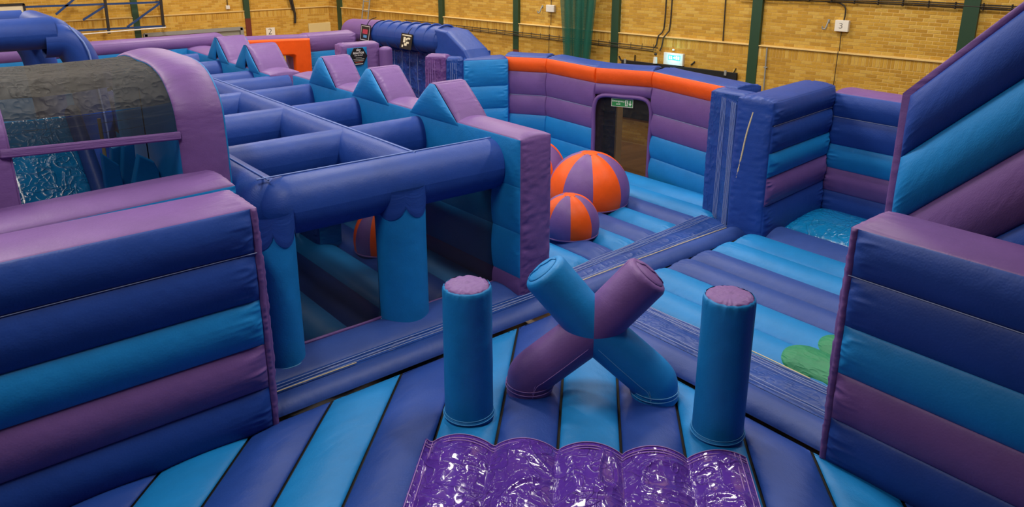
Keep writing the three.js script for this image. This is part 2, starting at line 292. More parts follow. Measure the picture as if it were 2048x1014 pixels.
// orange-topped wall with the emergency exit
const K = [[8.98, 11.2], [9.42, 10.5], [9.36, 9.2], [9.78, 8.3], [9.5, 6.5]];
{
  const o = thing('inflatable_wall', 'orange topped purple and blue inflatable wall with emergency exit opening', 'inflatable wall');
  const hs = [-.1, .31, .69, 1.06, 1.49, 1.75], cols = [SKY, SKY, PURPLE, PURPLE, ORANGE];
  for (const i of [0, 1, 3]) wallParts(o, K[i], K[i + 1], .5, hs, cols, BLUE, i === 3 ? [null, BLUE] : i === 0 ? [BLUE, null] : null, BLUE, { band: { end: .03, pk: .003, b: .045 }, top: { end: .02 } });
  wallParts(o, K[2], K[3], .5, [1.3, 1.49, 1.75], [PURPLE, ORANGE], BLUE, null, BLUE, { band: { end: .03, pk: .003, b: .04 }, top: { end: .02 } });
  // opening: rim, netting
  const a = K[2], b = K[3], m = (t, h, off = 0) => { const l = Math.hypot(b[0] - a[0], b[1] - a[1]), n = [(b[1] - a[1]) / l, -(b[0] - a[0]) / l]; return W(lerp(a[0], b[0], t) + n[0] * off, lerp(a[1], b[1], t) + n[1] * off, h); };
  const rim = [m(.0, -.1, .03), m(.0, .6, .03), m(.0, 1.1, .03), m(.05, 1.24, .03), m(.14, 1.29, .03), m(.5, 1.3, .03), m(.86, 1.29, .03), m(.95, 1.24, .03), m(1, 1.1, .03), m(1, .6, .03), m(1, -.1, .03)];
  part('opening_rim', new THREE.TubeGeometry(new THREE.CatmullRomCurve3(rim), 60, .035, 8), PURPLE, o);
  part('opening_net', grid((s, t, p) => p.copy(m(s, lerp(-.1, 1.3, t), -.02 + .015 * Math.sin(s * 9 + t * 5))), range(16), range(16)), plain(0x0c0c0c, .7, { transparent: true, opacity: .72, bumpMap: foldBump, bumpScale: .02 }), o);
  for (const t of [0, 1]) part('opening_side', grid((s, q, p) => p.copy(m(t, lerp(-.1, 1.3, q), -s * .5)), range(1), range(1)), PURPLE, o);
  settle(o);
  const sg = thing('exit_sign', 'green and white emergency exit sign on black netting', 'sign');
  const c = document.createElement('canvas'); c.width = 512; c.height = 192; const x = c.getContext('2d');
  x.fillStyle = '#e8ead8'; x.fillRect(0, 0, 512, 192); x.fillStyle = '#2d8a45'; x.fillRect(10, 10, 492, 172); x.fillStyle = '#eef0e0'; x.textAlign = 'center';
  x.font = 'bold 56px sans-serif'; x.fillText('Emergency', 165, 80); x.fillText('exit', 165, 148);
  x.fillRect(325, 30, 66, 132); x.fillStyle = '#2d8a45'; x.beginPath(); x.arc(360, 56, 13, 0, 7); x.fill(); x.fillRect(348, 70, 22, 46); x.fillRect(340, 112, 14, 40); x.fillRect(364, 112, 14, 40);
  x.fillStyle = '#eef0e0'; x.fillRect(434, 32, 18, 80); x.beginPath(); x.moveTo(404, 100); x.lineTo(482, 100); x.lineTo(443, 162); x.fill();
  const tx = new THREE.CanvasTexture(c); tx.colorSpace = THREE.SRGBColorSpace;
  const front = grid((s, t, p) => p.copy(m(lerp(.3, .68, s), lerp(1.12, 1.26, t), .008)), range(1), range(1)), backing = grid((s, t, p) => p.copy(m(lerp(.68, .3, s), lerp(1.12, 1.26, t), .004)), range(1), range(1));
  part('printed_face', front, new THREE.MeshStandardMaterial({ map: tx, roughness: .5 }), sg); part('backing', backing, WHITE, sg);
  settle(sg);
}
// stitched corner between the two walls
function stitched(o, corners, lines, mat, thread, n = [0, 0, 0]) {   // a loosely lying flap with rows of stitching
  const [A, Bq, C, D] = corners;
  part('flap', grid((s, t, p) => { const lo = new V3().lerpVectors(A, Bq, s), hi = new V3().lerpVectors(D, C, s); p.lerpVectors(lo, hi, t); const q = .03 * (noise2(s * 5 + A.x, t * 9) - .5) * Math.sin(Math.PI * s); p.x += n[0] * q; p.y += n[1] * q; p.z += n[2] * q; }, range(24), range(40),
    (s, t) => [s * A.distanceTo(Bq), t * A.distanceTo(D)]), mat, o);
  const gs = lines.map((s) => { const pts = []; for (let i = 0; i <= 12; i++) { const p = new V3().lerpVectors(new V3().lerpVectors(A, Bq, s), new V3().lerpVectors(D, C, s), .01 + .98 * i / 12); const q = .014 + .006 * Math.sin(i * 1.7 + s * 40); pts.push(p.add(new V3(n[0] * q, n[1] * q, n[2] * q))); } return new THREE.TubeGeometry(new THREE.CatmullRomCurve3(pts), 40, .003, 5); });
  if (gs.length) part('stitching', mergeGeometries(gs), thread, o);
}
{
  const o = thing('corner_post', 'blue stitched inflatable corner post between orange topped and striped walls', 'inflatable post');
  wallParts(o, [8.88, 6.48], [8.88, 5.9], .3, [0, 1.8], [BLUE_FOLD], BLUE, [BLUE, null], BLUE, { b: .02 });
  stitched(o, [W(8.86, 6.3, .02), W(8.6, 5.86, .02), W(8.6, 5.86, 1.78), W(8.86, 6.3, 1.78)], [.08, .16, .24, .32, .7, .76, .82, .88, .94], BLUE_FOLD, THREAD, [-.8, 0, .3]);
  part('lacing_strip', cord([W(8.53, 5.72, .8), W(8.525, 5.67, 1.1), W(8.53, 5.63, 1.4), W(8.56, 5.58, 1.7)], .012), CREAM_THREAD, o);
  settle(o);
}
{
  const o = thing('inflatable_wall', 'short light blue inflatable return wall at far end of orange band', 'inflatable wall');
  wallParts(o, [8.2, 11.4], [8.95, 11.05], .45, [0, .4, .82, 1.24, 1.72], [SKY, SKY, SKY, SKY], BLUE, [BLUE, BLUE], BLUE, { band: { end: .06 } });
  settle(o);
  const p = thing('joining_post', 'blue stitched joining strip left of the light blue return wall', 'inflatable post');
  wallParts(p, [7.98, 11.62], [8.2, 11.42], .2, [0, 1.74], [BLUE_FOLD], BLUE, [BLUE, BLUE], BLUE, { b: .02 });
  stitched(p, [W(8.0, 11.58, .02), W(8.12, 11.47, .02), W(8.12, 11.47, 1.7), W(8.0, 11.58, 1.7)], [.2, .4, .6, .8], BLUE_FOLD, THREAD, [-.5, 0, .8]); settle(p);
  const q = thing('joining_post', 'purple stitched joining post beside the far blue climbing wall', 'inflatable post');
  wallParts(q, [7.74, 11.95], [7.97, 11.64], .3, [0, 1.77], [PURPLE_FOLD], PURPLE, [PURPLE, PURPLE], PURPLE, { b: .03 });
  stitched(q, [W(7.73, 11.92, .02), W(7.9, 11.7, .02), W(7.9, 11.7, 1.74), W(7.73, 11.92, 1.74)], [.15, .3, .45, .6], PURPLE_FOLD, THREAD_PURPLE, [-.5, 0, .8]); settle(q);
}

// ---------------------------------------------------------------- floors of the inflatable
const r2 = Math.SQRT2, AG = (a, g, h) => W((g + a) / r2, (g - a) / r2, h);
const STW = .492, ST0 = -3.6;
const bumpAt = (a) => { const t = (((a - ST0) / STW) % 1 + 1) % 1; return .06 * Math.pow(Math.max(0, Math.sin(Math.PI * t)), .5); };
{
  const o = thing('striped_mat', 'foreground inflatable mat of diagonal blue and light blue stripes', 'inflatable mat');
  const far = (a) => Math.min(7.765 + a, 7.15 - a);
  for (let i = -5; i < 17; i++) {
    const a0 = ST0 + i * STW + .011, a1 = a0 + STW - .022, ac = -.315, f0 = far(a0), f1 = far(a1), n = Math.min(f0, f1) > 3.2 ? 1.2 : .4;
    if (f0 < 1.6 || f1 < 1.6) continue;
    let q = panel(AG(a0, n, 0), AG(a1, n, 0), AG(a1, f1, 0), AG(a0, f0, 0), { b: 0, pk: 0, end: 0 });
    // stripe: rounded across, puckered along both seams
    const L = Math.max(f0, f1) - n, sd = i * 31.7;
    q = grid((s, t, p) => {
      const a = lerp(a0, a1, s), fe = a0 < ac && a1 > ac ? Math.min(7.765 + a, 7.15 - a) : lerp(f0, f1, s), g = lerp(n, fe, t), de = (1 - t) * (fe - n);
      const ek = clamp(de / .3), x = Math.min(s, 1 - s) * STW;
      let h = .06 * Math.pow(Math.max(0, Math.sin(Math.PI * s)), .5) * ek * (2 - ek);
      h += .008 * Math.exp(-x / .06) * (1 - Math.exp(-x / .01)) * ridge(g / .05 + sd + (s > .5 ? 40 : 0), x / .1);
      p.copy(AG(a, g, h));
    }, range(22).map((t) => .5 - .5 * Math.cos(Math.PI * t)), [...range(Math.ceil(L / .022)).slice(0, -1), .9935, .997, 1], (s, t) => [s * STW + i, t * L]);
    part('stripe', q, (i + 20) % 2 ? SKY : BLUE, o);
  }
  part('base_sheet', mergeGeometries([new THREE.BoxGeometry(8.2, .2, 8).translate(1.0, -.12, -1.52), new THREE.BoxGeometry(.02, .2, .02).translate(4, -.12, -3)]), BLACK, o);
  settle(o);
}
{
  const o = thing('edge_bolster', 'long blue roll edging the mat from left wall to stitched corner', 'inflatable edge');
  part('roll', panel(W(1.9, 5.52, .02), W(8.62, 5.52, .02), W(8.62, 5.8, .02), W(1.9, 5.8, .02), { b: .1, seam: .006, power: .6, pk: .004 }), FADED, o);
  settle(o);
  const q = thing('edge_bolster', 'blue roll edging the mat between crossed obstacle and right wall', 'inflatable edge');
  part('roll', panel(W(5.08, 2.2, .02), W(5.4, 2.2, .02), W(5.4, 5.5, .02), W(5.08, 5.5, .02), { b: 0, pk: 0 }), BLACK, q);
  q.remove(q.children[0]);
  part('roll', panel(W(5.08, 5.48, .02), W(5.08, 2.2, .02), W(5.45, 2.2, .02), W(5.45, 5.48, .02), { b: .11, seam: .007, power: .6 }), FADED, q);
  settle(q);
  const f1 = thing('joining_flap', 'flat blue stitched flap in front of the orange and purple domes', 'fabric flap');
  stitched(f1, [W(5.5, 6.12, .06), W(5.5, 5.8, .05), W(8.8, 5.82, .05), W(8.7, 6.35, .06)], [.05, .12, .19, .26, .33, .82, .89, .96], BLUE_FOLD, THREAD, [0, 1, 0]);
  part('tear_strip', cord([W(5.4, 5.79, .075), W(6.2, 5.8, .08), W(7.4, 5.8, .078), W(8.5, 5.79, .075)], .006), CREAM_THREAD, f1); settle(f1);
  const f2 = thing('joining_flap', 'flat blue stitched flap between the right post and light blue stripes', 'fabric flap');
  stitched(f2, [W(5.47, 2.0, .05), W(5.47, 5.5, .05), W(5.9, 5.45, .06), W(5.9, 2.0, .06)].map((p, i, a) => a[(i + 1) % 4]), [], BLUE_FOLD, THREAD, [0, 1, 0]);
  stitched(f2, [W(5.45, 5.5, .055), W(5.9, 5.45, .065), W(5.9, 2.0, .065), W(5.45, 2.0, .055)], [.1, .2, .72, .8, .88, .95], BLUE_FOLD, THREAD, [0, 1, 0]);
  f2.remove(f2.children[0]);
  part('tear_strip', cord([W(5.88, 4.2, .085), W(5.89, 3.6, .09), W(5.88, 3.0, .085)], .006), CREAM_THREAD, f2); settle(f2);
  const f3 = thing('joining_flap', 'narrow stitched blue flap under the maze windows', 'fabric flap');
  stitched(f3, [W(2.0, 5.8, .05), W(5.5, 5.8, .05), W(5.5, 5.98, .06), W(2.0, 5.98, .06)].map((p, i, a) => a[(i + 1) % 4]).reverse(), [], BLUE_FOLD, THREAD, [0, 1, 0]);
  part('stitching', mergeGeometries([5.83, 5.87, 5.92].map((v) => cord([W(2.0, v, .07), W(3, v + .01, .075), W(4.2, v, .075), W(5.4, v + .005, .07)], .0035))), THREAD, f3);
  part('tear_strip', cord([W(2.1, 5.815, .075), W(2.5, 5.81, .08), W(2.9, 5.815, .075)], .006), CREAM_THREAD, f3); settle(f3);
}
{
  const o = thing('striped_mat', 'mat of blue and light blue stripes beside the right foreground wall', 'inflatable mat');
  const us = [5.92, 6.38, 6.9, 7.33, 7.76, 8.22, 8.66, 9.2], cs = [SKY, SKY, FADED, FADED, SKY, SKY, FADED];
  for (let i = 0; i < cs.length; i++) part('stripe', panel(W(us[i], 5.49, .02), W(us[i], 2.8, .02), W(us[i + 1], 2.8, .02), W(us[i + 1], 5.49, .02), { b: .09, seam: .007, power: .62, end: .2, wave: .045 }), cs[i], o);
  settle(o);
  const p = thing('landing_pad', 'shiny light blue slick pad in the corner by striped walls', 'mat');
  part('slick_sheet', panel(W(9.2, 5.36, .03), W(9.2, 2.6, .03), W(10.34, 2.6, .03), W(10.34, 5.46, .03), { b: .13, seam: .004, power: .5, end: .3 }), SLICK_SKY, p); settle(p);
  const d = thing('striped_mat', 'mat of blue and light blue stripes under the orange domes', 'inflatable mat');
  const du = [5.5, 5.95, 6.4, 6.85, 7.3, 7.75, 8.2, 8.65, 9.1, 9.6], dc = [SKY, SKY, FADED, SKY, FADED, SKY, FADED, SKY, SKY];
  for (let i = 0; i < dc.length; i++) part('stripe', panel(W(du[i], 10.8, -.02), W(du[i], 6.2, -.02), W(du[i + 1], 6.2, -.02), W(du[i + 1], 10.8, -.02), { b: .1, power: .62, seam: .005, end: .25, wave: .05 }), dc[i], d);
  settle(d);
  const e = thing('green_flap', 'green folded fabric flap on the light blue stripes', 'fabric flap');
  const leaf = (u, v, du2, dv2, r, L) => tube(W(u, v, .04), W(u + du2 * L, v + dv2 * L, .02), r, r * .55, { cap0: 1, seg: 24, pk: .02 });
  part('fold', leaf(6.16, 3.46, .05, -1, .24, .62), GREEN_VINYL, e); part('fold', leaf(6.62, 3.36, .05, -1, .22, .55), GREEN_VINYL, e); settle(e);
}
{
  const o = thing('slick_sheet', 'shiny purple slick sheet with scalloped edge on the foreground mat', 'sheet');
  const drape = (a) => { const t = (((a - ST0) / STW) % 1 + 1) % 1; return .012 + .1 * Math.pow(Math.max(0, Math.sin(Math.PI * t)), .75); };
  const a0 = -1.19, a1 = 1.27, wr = (a, g) => .03 * (Math.pow(1 - Math.abs(2 * noise2(a * 4.2 + noise2(a * 3, g * 3) * 2, g * 4.2 + 4) - 1), 4)) + .012 * (noise2(a * 9, g * 9) - .5);
  const sheet = (lift) => grid((s, t, p) => {
    const a = lerp(a0, a1, s), side = Math.min(a - a0, a1 - a), g1 = 5.1, g = lerp(2.3, g1, t), de = g1 - g;
    p.copy(AG(a, g, drape(a) + .022 + lift + wr(a, g) * clamp(de / .12) * clamp(side / .08)));
  }, range(150), range(150), (s, t) => [s * 2.45, t * 2.7]);
  part('sheet', sheet(0), SLICK_PURPLE, o);
  const hem = (g) => { const pts = []; for (let i = 0; i <= 90; i++) { const a = lerp(a0 + .01, a1 - .01, i / 90); pts.push(AG(a, g, drape(a) + .027)); } return new THREE.TubeGeometry(new THREE.CatmullRomCurve3(pts), 260, .0045, 5); };
  const sideHem = (a) => cord(range(14).map((t) => AG(a, lerp(2.3, 5.08, t), drape(a) + .03)), .004);
  part('hem_stitching', mergeGeometries([hem(5.095), hem(5.05), hem(5.02), sideHem(a0 + .01), sideHem(a0 + .06), sideHem(a1 - .01), sideHem(a1 - .06), sideHem(a1 - .1)]), THREAD_PURPLE, o);
  settle(o);
}

// ---------------------------------------------------------------- posts, crossed obstacle, domes
function softPost(u, v, r, h, label) {
  const o = thing('soft_post', label, 'inflatable post', 'light blue posts on the foreground mat'), sd = u * 10;
  part('sleeve', grid((s, t, p) => {
    const a = -2 * Math.PI * s, y = t * h; let rr = r * (1 - .02 * t);
    const q = clamp((h - y) / .05); rr *= .9 + .1 * Math.sqrt(1 - (1 - q) * (1 - q));
    rr += .014 * Math.exp(-(h - y) / .045) * ridge(s * 30 + sd, y * 4) + .004 * Math.exp(-y / .05) * ridge(s * 30 + sd, 3) + .003 * (noise2(s * 14, y * 5 + sd) - .5);
    p.copy(W(u, v, .03 + y)); p.x += Math.cos(a) * rr; p.z += Math.sin(a) * rr;
  }, range(150), [...range(24).map((t) => t * .92), .94, .955, .965, .975, .983, .99, .995, 1], (s, t) => [s * 6.28 * r, t * h]), SKY, o);
  part('cap', grid((s, t, p) => {
    const a = -2 * Math.PI * s, rr = r * .885 * t; const y = .03 + h - .004 + .035 * Math.sqrt(1 - t * t * .98) - .006 + .018 * Math.exp(-(1 - t) / .25) * ridge(s * 30 + sd, t * 2) * (1 - Math.exp(-(1 - t) / .03));
    p.copy(W(u, v, y)); p.x += Math.cos(a) * rr; p.z += Math.sin(a) * rr;
  }, range(120), range(20).map((t) => Math.sqrt(t))), PURPLE, o);
  const ring = (y, rr) => { const g = new THREE.TorusGeometry(rr, .004, 5, 60); g.rotateX(Math.PI / 2); const p = W(u, v, y); g.translate(p.x, p.y, p.z); return g; };
  part('base_stitching', mergeGeometries([ring(.08, r + .012), ring(.105, r + .004)]), plain(0x3d90cc, .6), o);
  part('base_flange', new THREE.CylinderGeometry(r + .003, r + .014, .03, 60, 1, true).translate(u, .09, -v), SKY, o);
  settle(o);
}
softPost(3.25, 4.53, .2, 1.19, 'light blue post with purple cap nearest the maze');
softPost(4.63, 3.07, .2, 1.22, 'light blue post with purple cap nearest the right striped wall');
{
  const o = thing('crossed_obstacle', 'crossed X shaped inflatable obstacle with purple and light blue arms', 'inflatable obstacle');
  const C = [4.28, 4.135], e = [.7118, -.7024], X = (x, h, off = 0) => W(C[0] + e[0] * x + e[1] * off, C[1] + e[1] * x - e[0] * off, h), r = .198;
  const mid = .66;
  function arm(path, rr, sd) {   // bent tube along a polyline in the obstacle's plane, cut at the middle plane
    const curve = new THREE.CatmullRomCurve3(path, false, 'catmullrom', .25), n = 48, nrm = new V3(-e[1], 0, -e[0]).normalize();
    return grid((s, t, p) => {
      const c = curve.getPoint(t), d = curve.getTangent(t), side = new V3().crossVectors(d, nrm).normalize(), a = 2 * Math.PI * s; const L = curve.getLength(), left = (1 - t) * L;
      const q = rr(left, t); p.copy(c).addScaledVector(side, Math.cos(a) * q).addScaledVector(nrm, Math.sin(a) * q);
      const w = .006 * Math.exp(-left / .07) * ridge(s * 26 + sd, left * 8); p.addScaledVector(side, Math.cos(a) * w).addScaledVector(nrm, Math.sin(a) * w);
      // mitre against the neighbouring arms
    }, range(80), [...range(n).map((t) => t * .9), .92, .94, .955, .97, .98, .987, .993, .997, 1], (s, t) => [s * 1.1, t * .8]);
  }
  const upper = (left) => { const k = clamp(left / .07); return r * (.74 + .26 * Math.sqrt(1 - (1 - k) * (1 - k))); };
  const lower = (left) => r * (1 + .03 * Math.exp(-left / .03));
  for (const [sx, m] of [[-1, SKY], [1, PURPLE]]) {
    const g = arm([X(0, mid), X(sx * .2, mid + .235), X(sx * .44, mid + .52)], upper, sx * 5);
    const a = part('arm', g, m, o, sx < 0 ? 'light blue upper arm' : 'purple upper arm');
    const dir = new V3().subVectors(X(sx * .44, mid + .52), X(sx * .2, mid + .235)).normalize(), cp = X(sx * .44, mid + .52);
    const c = new THREE.SphereGeometry(1, 40, 10, 0, 7, 0, Math.PI / 2); c.scale(r * .742, .03, r * .742); c.applyQuaternion(new THREE.Quaternion().setFromUnitVectors(new V3(0, 1, 0), dir)); c.translate(cp.x, cp.y, cp.z);
    part('end_cap', c, m, a);
    const pts = [new V3()]; const side = new V3().crossVectors(dir, new V3(-e[1], 0, -e[0]).normalize()).normalize(), nr = new V3(-e[1], 0, -e[0]).normalize();
    const gather = []; for (let i = 0; i <= 8; i++) { const x = (i / 8 - .5) * 2 * r * .74, y = .012 * Math.sin(i * 2.3 + sx); gather.push(cp.clone().addScaledVector(side, x).addScaledVector(nr, y).addScaledVector(dir, .03 * Math.sqrt(Math.max(0, 1 - (x / (r * .75)) ** 2)) + .004)); }
    part('gathered_seam', cord(gather, .006), m, a);
  }
  for (const [sx, m, tm] of [[-1, PURPLE, THREAD_PURPLE], [1, SKY, plain(0x5aa0d0, .6)]]) {
    const a = part('arm', arm([X(0, mid), X(sx * .12, mid - .105), X(sx * .25, mid - .22), X(sx * .38, mid - .335), X(sx * .48, .235), X(sx * .535, .17), X(sx * .54, .1), X(sx * .54, .03)], lower, sx * 9), m, o, sx < 0 ? 'purple lower arm with foot' : 'light blue lower arm with foot');
    const ringAt = (y, rr) => { const g = new THREE.TorusGeometry(rr, .004, 5, 48); g.rotateX(Math.PI / 2); const p = X(sx * .54, y); g.translate(p.x, p.y, p.z); return g; };
    part('foot_stitching', mergeGeometries([ringAt(.09, r + .012), ringAt(.125, r + .008)]), tm, a);
    const line = [X(sx * .04, mid - .1, r * .96), X(sx * .2, mid - .25, r * .97), X(sx * .4, mid - .43, r * .97), X(sx * .47, .17, r * .97), X(sx * .5, .07, r * 1.01)];
    part('seam', cord(line, .0035), tm, a); part('seam', cord(line.map((p) => p.clone().add(new V3(0, .035, 0))), .003), tm, a);
  }
  settle(o);
}
function dome(u, v, r, h, y0, turn, label) {
  const o = thing('inflatable_dome', label, 'inflatable dome', 'orange and purple domes'), n = 8, lowest = -.32;   // a little more than half a ball
  const at = (a, t, p, k = 1) => {
    const ph = lerp(lowest, Math.PI / 2, t), rr = r * Math.cos(ph) * k, y = h * (Math.sin(ph) - Math.sin(lowest)) / (1 - Math.sin(lowest));
    p.copy(W(u, v, y0 + y * (1 + (k - 1) * t))); p.x += Math.cos(a) * rr; p.z += Math.sin(a) * rr;
  };
  for (let i = 0; i < n; i++) {
    const a0 = turn + i * 2 * Math.PI / n;
    part('gore', grid((s, t, p) => at(a0 - s * 2 * Math.PI / n, t * .9, p, 1 + .014 * Math.sin(Math.PI * s) + .006 * Math.exp(-t / .06) * ridge(s * 14 + i * 7, t * 4)), range(20), range(30), (s, t) => [s * r * .7 + i, t * r * 1.7]), i % 2 ? ORANGE : PURPLE, o);
  }
  part('crown', grid((s, t, p) => at(-s * 2 * Math.PI, lerp(.885, 1, t), p, 1.01), range(48), range(8)), ORANGE, o);
  part('base_piping', new THREE.TorusGeometry(r * Math.cos(lowest) + .01, .012, 6, 60).rotateX(Math.PI / 2).translate(u, y0 + .02, -v), PURPLE, o);
  settle(o);
}
dome(7.9, 7.83, .6, .76, .05, -.1, 'largest orange and purple dome before the emergency exit');
dome(6.77, 7.06, .4, .54, .05, -.07, 'small orange and purple dome in front of the largest dome');
dome(7.86, 9.0, .48, .72, .05, .1, 'partly hidden orange and purple dome behind the purple wall end');

// ---------------------------------------------------------------- maze
const RX = .19, RY = .245, BH = 1.52;
{
  const o = thing('maze_frame', 'blue inflatable maze frame of crossing beams on light blue posts', 'inflatable maze');
  const pipe = plain(0x5c78bd, .5), darkPipe = plain(0x22346e, .5);
  const beamAlong = (p0, p1, rx, ry, piping, opt) => { const b = part('beam', tube(p0, p1, rx, ry, { pk: .012, ...opt }), BLUE, o); if (piping) { const up = new V3(0, ry + .004, 0), g = [cord([p0.clone().add(up), p0.clone().lerp(p1, .5).add(up), p1.clone().add(up)], .008)]; part('piping', mergeGeometries(g), pipe, b); } return b; };
  const FB = 1.51;
  beamAlong(W(2.38, 6.45, FB), W(5.1, 6.45, FB - .03), .27, .28, true, { cap0: 1, cap1: .5 });
  beamAlong(W(2.47, 6.4, BH), W(2.47, 11.9, BH), .21, .26, true, { cap0: .6 });
  beamAlong(W(4.0, 6.42, BH - .02), W(3.92, 12.05, BH), .2, RY + .02, true, {});
  const rows = [[7.85, 5.22], [9.38, 5.16], [10.75, 5.1], [11.78, 5.05]];
  for (const [v, ur] of rows) { beamAlong(W(2.42, v, BH), W(3.95, v, BH), RX, RY, false); beamAlong(W(3.95, v, BH), W(ur, v, BH), RX, RY, false, { cap1: .15 }); }
  // second module behind
  for (const [v, ur] of [[12.5, 5.0], [13.95, 4.9], [15.1, 4.85]]) beamAlong(W(2.6, v, BH), W(ur, v, BH), RX, RY, false, { cap1: .15 });
  beamAlong(W(2.6, 12.4, BH), W(2.6, 15.2, BH), .2, .24, false);
  // posts with scalloped sleeves
  const post = (u, v, r, h, turn) => {
    const g = grid((s, t, p) => { const a = -2 * Math.PI * s, y = t * h, rr = r * (1 - .012 * Math.sin(t * Math.PI)) + .004 * Math.exp(-y / .08) * ridge(s * 24, y * 9) + .003 * (noise2(s * 12 + u, y * 5) - .5); p.copy(W(u, v, y + .02)); p.x += Math.cos(a) * rr; p.z += Math.sin(a) * rr; }, range(90), range(40), (s, t) => [s * 6.28 * r, t * h]);
    const m = part('post', g, SKY, o);
    part('sleeve', grid((s, t, p) => { const a = -2 * Math.PI * s + turn, hb = h - .19 + .14 * (1 - Math.pow(Math.abs(Math.cos(a * 2.5)), .55)), y = lerp(hb, h + .1, t), rr = r + .006; p.copy(W(u, v, y + .02)); p.x += Math.cos(a) * rr; p.z += Math.sin(a) * rr; }, range(160), range(6)), BLUE, m);
    part('base_stitching', new THREE.TorusGeometry(r + .008, .005, 5, 50).rotateX(Math.PI / 2).translate(u, .1, -v), plain(0x5aa0d0, .6), m);
  };
  post(2.4, 6.28, .2, 1.42, .9); post(3.76, 6.36, .255, 1.38, 1.7);
  // window nets with purple rims
  const win = (ua, ub, v, h0, h1) => {
    part('window_net', grid((s, t, p) => p.copy(W(lerp(ua, ub, s), v + .012 * Math.sin(s * 7 + t * 3), lerp(h0, h1, t))), range(14), range(14)), WINDOW_NET, o);
    const q = .018; part('window_rim', mergeGeometries([cord([W(ua, v - .01, h0), W(ub, v - .01, h0)], q), cord([W(ua, v - .01, h0), W(ua, v - .01, h1)], q), cord([W(ub, v - .01, h0), W(ub, v - .01, h1)], q)]), PURPLE, o);
  };
  part('window_sill', panel(W(1.98, 5.97, .04), W(5.02, 5.97, .04), W(5.02, 6.41, .08), W(1.98, 6.41, .08), { b: .06, pk: .006 }), FADED, o);
  win(2.62, 3.58, 6.42, .1, 1.34); win(4.0, 5.06, 6.42, .08, 1.36);
  settle(o);
  const f = thing('maze_floor', 'dark blue striped floor mat inside the maze', 'inflatable mat');
  for (let i = 0; i < 6; i++) part('stripe', panel(W(2.3 + i * .47, 12, -.02), W(2.3 + i * .47, 6.46, -.02), W(2.77 + i * .47, 6.46, -.02), W(2.77 + i * .47, 12, -.02), { b: .1, pk: 0, power: .6 }), i % 2 ? SKY : BLUE, f);
  settle(f);
  const iw = (label, A, Bq, h, cols, hs) => { const w = thing('maze_partition', label, 'inflatable wall'); wallParts(w, A, Bq, .3, hs, cols, BLUE, [SKY, SKY], SKY, { b: .05 }); settle(w); };
  iw('inner light blue maze partition behind the left window', [2.75, 9.4], [3.9, 9.4], 1.3, [SKY, SKY, SKY], [0, .42, .85, 1.3]);
  iw('inner light blue maze partition along the middle beam', [3.95, 9.3], [3.95, 8.7], 1.3, [BLUE, SKY, SKY], [0, .42, .85, 1.3]);
  iw('inner light blue and purple maze partition behind the right window', [4.1, 10.7], [5.0, 10.7], 1.3, [PURPLE, SKY, SKY], [0, .42, .85, 1.3]);
}
dome(4.5, 8.15, .32, .56, .05, .1, 'orange and purple dome seen through the maze window net');
function zigzag(o, A, Bq, th, H, peaks, rise) {   // wall with a row of ridged humps; A far, Bq near
  wallParts(o, A, Bq, th, [0, .26, .78, 1.3, H - .02], [PURPLE, SKY, SKY, SKY], PURPLE, [PURPLE, PURPLE], SKY, { b: .03, topBulge: .05, top: { pk: .004 }, band: { pk: .006 } });
  const uAt = (v) => lerp(A[0], Bq[0], (v - A[1]) / (Bq[1] - A[1]));
  for (const [v0, v1, hole] of peaks) {
    const vm = (v0 + v1) / 2, ui0 = uAt(v0), ui1 = uAt(v1), um = uAt(vm), h0 = H - .06, hp = H + rise, e = .01;
    const q = (u, v, h) => W(u, v, h);
    const flat = .05;
    part('hump_slope', panel(q(ui0, v0, h0), q(ui0 + th, v0, h0), q(um + th, vm - flat, hp), q(um, vm - flat, hp), { b: .05, end: .08, pk: .01 }), PURPLE, o);
    part('hump_slope', panel(q(ui1 + th, v1, h0), q(ui1, v1, h0), q(um, vm + flat, hp), q(um + th, vm + flat, hp), { b: .05, end: .08, pk: .01 }), PURPLE, o);
    part('hump_top', panel(q(um, vm - flat, hp), q(um + th, vm - flat, hp), q(um + th, vm + flat, hp), q(um, vm + flat, hp), { b: .015, pk: 0, end: .05 }), PURPLE, o);
    if (hole) {
      const legs = [[v0, vm - flat], [v1, vm + flat]];
      part('hump_gable', panel(q(ui1 - e, v1, h0), q(um - e, vm + .1, h0), q(um - e, vm, hp - .2), q(um - e, vm + flat, hp), { b: .03, pk: 0 }), SKY, o);
      part('hump_gable', panel(q(um - e, vm - .1, h0), q(ui0 - e, v0, h0), q(um - e, vm - flat, hp), q(um - e, vm, hp - .2), { b: .03, pk: 0 }), SKY, o);
      part('hump_gable', panel(q(um - e, vm, hp - .2), q(um - e, vm - flat, hp), q(um - e, vm - flat + .001, hp), q(um - e, vm + flat, hp), { b: .0, pk: 0 }), SKY, o);
      part('hollow_shade_panel', panel(q(um + .04, vm + .12, h0), q(um + .04, vm - .12, h0), q(um + .04, vm - .02, hp - .18), q(um + .04, vm + .02, hp - .18), { b: 0, pk: 0 }), BLACK, o);  // black panel standing in for the shade inside the open triangle
    } else {
      part('hump_gable', panel(q(ui1 - e, v1, h0), q(ui0 - e, v0, h0), q(um - e, vm - flat, hp), q(um - e, vm + flat, hp), { b: .06, end: .25, pk: .006, power: .7 }), SKY, o);
    }
    part('hump_gable', panel(q(ui0 + th, v0, h0), q(ui1 + th, v1, h0), q(um + th, vm + flat, hp), q(um + th, vm - flat, hp), { b: .04, end: .2, pk: 0 }), SKY, o);
  }
  settle(o);
}
zigzag(thing('zigzag_wall', 'purple topped zigzag wall with three humps along the maze', 'inflatable wall'), [4.9, 11.3], [5.0, 5.97], .43, 1.84, [[7.02, 8.04], [8.5, 9.47], [9.88, 10.75]], .36);
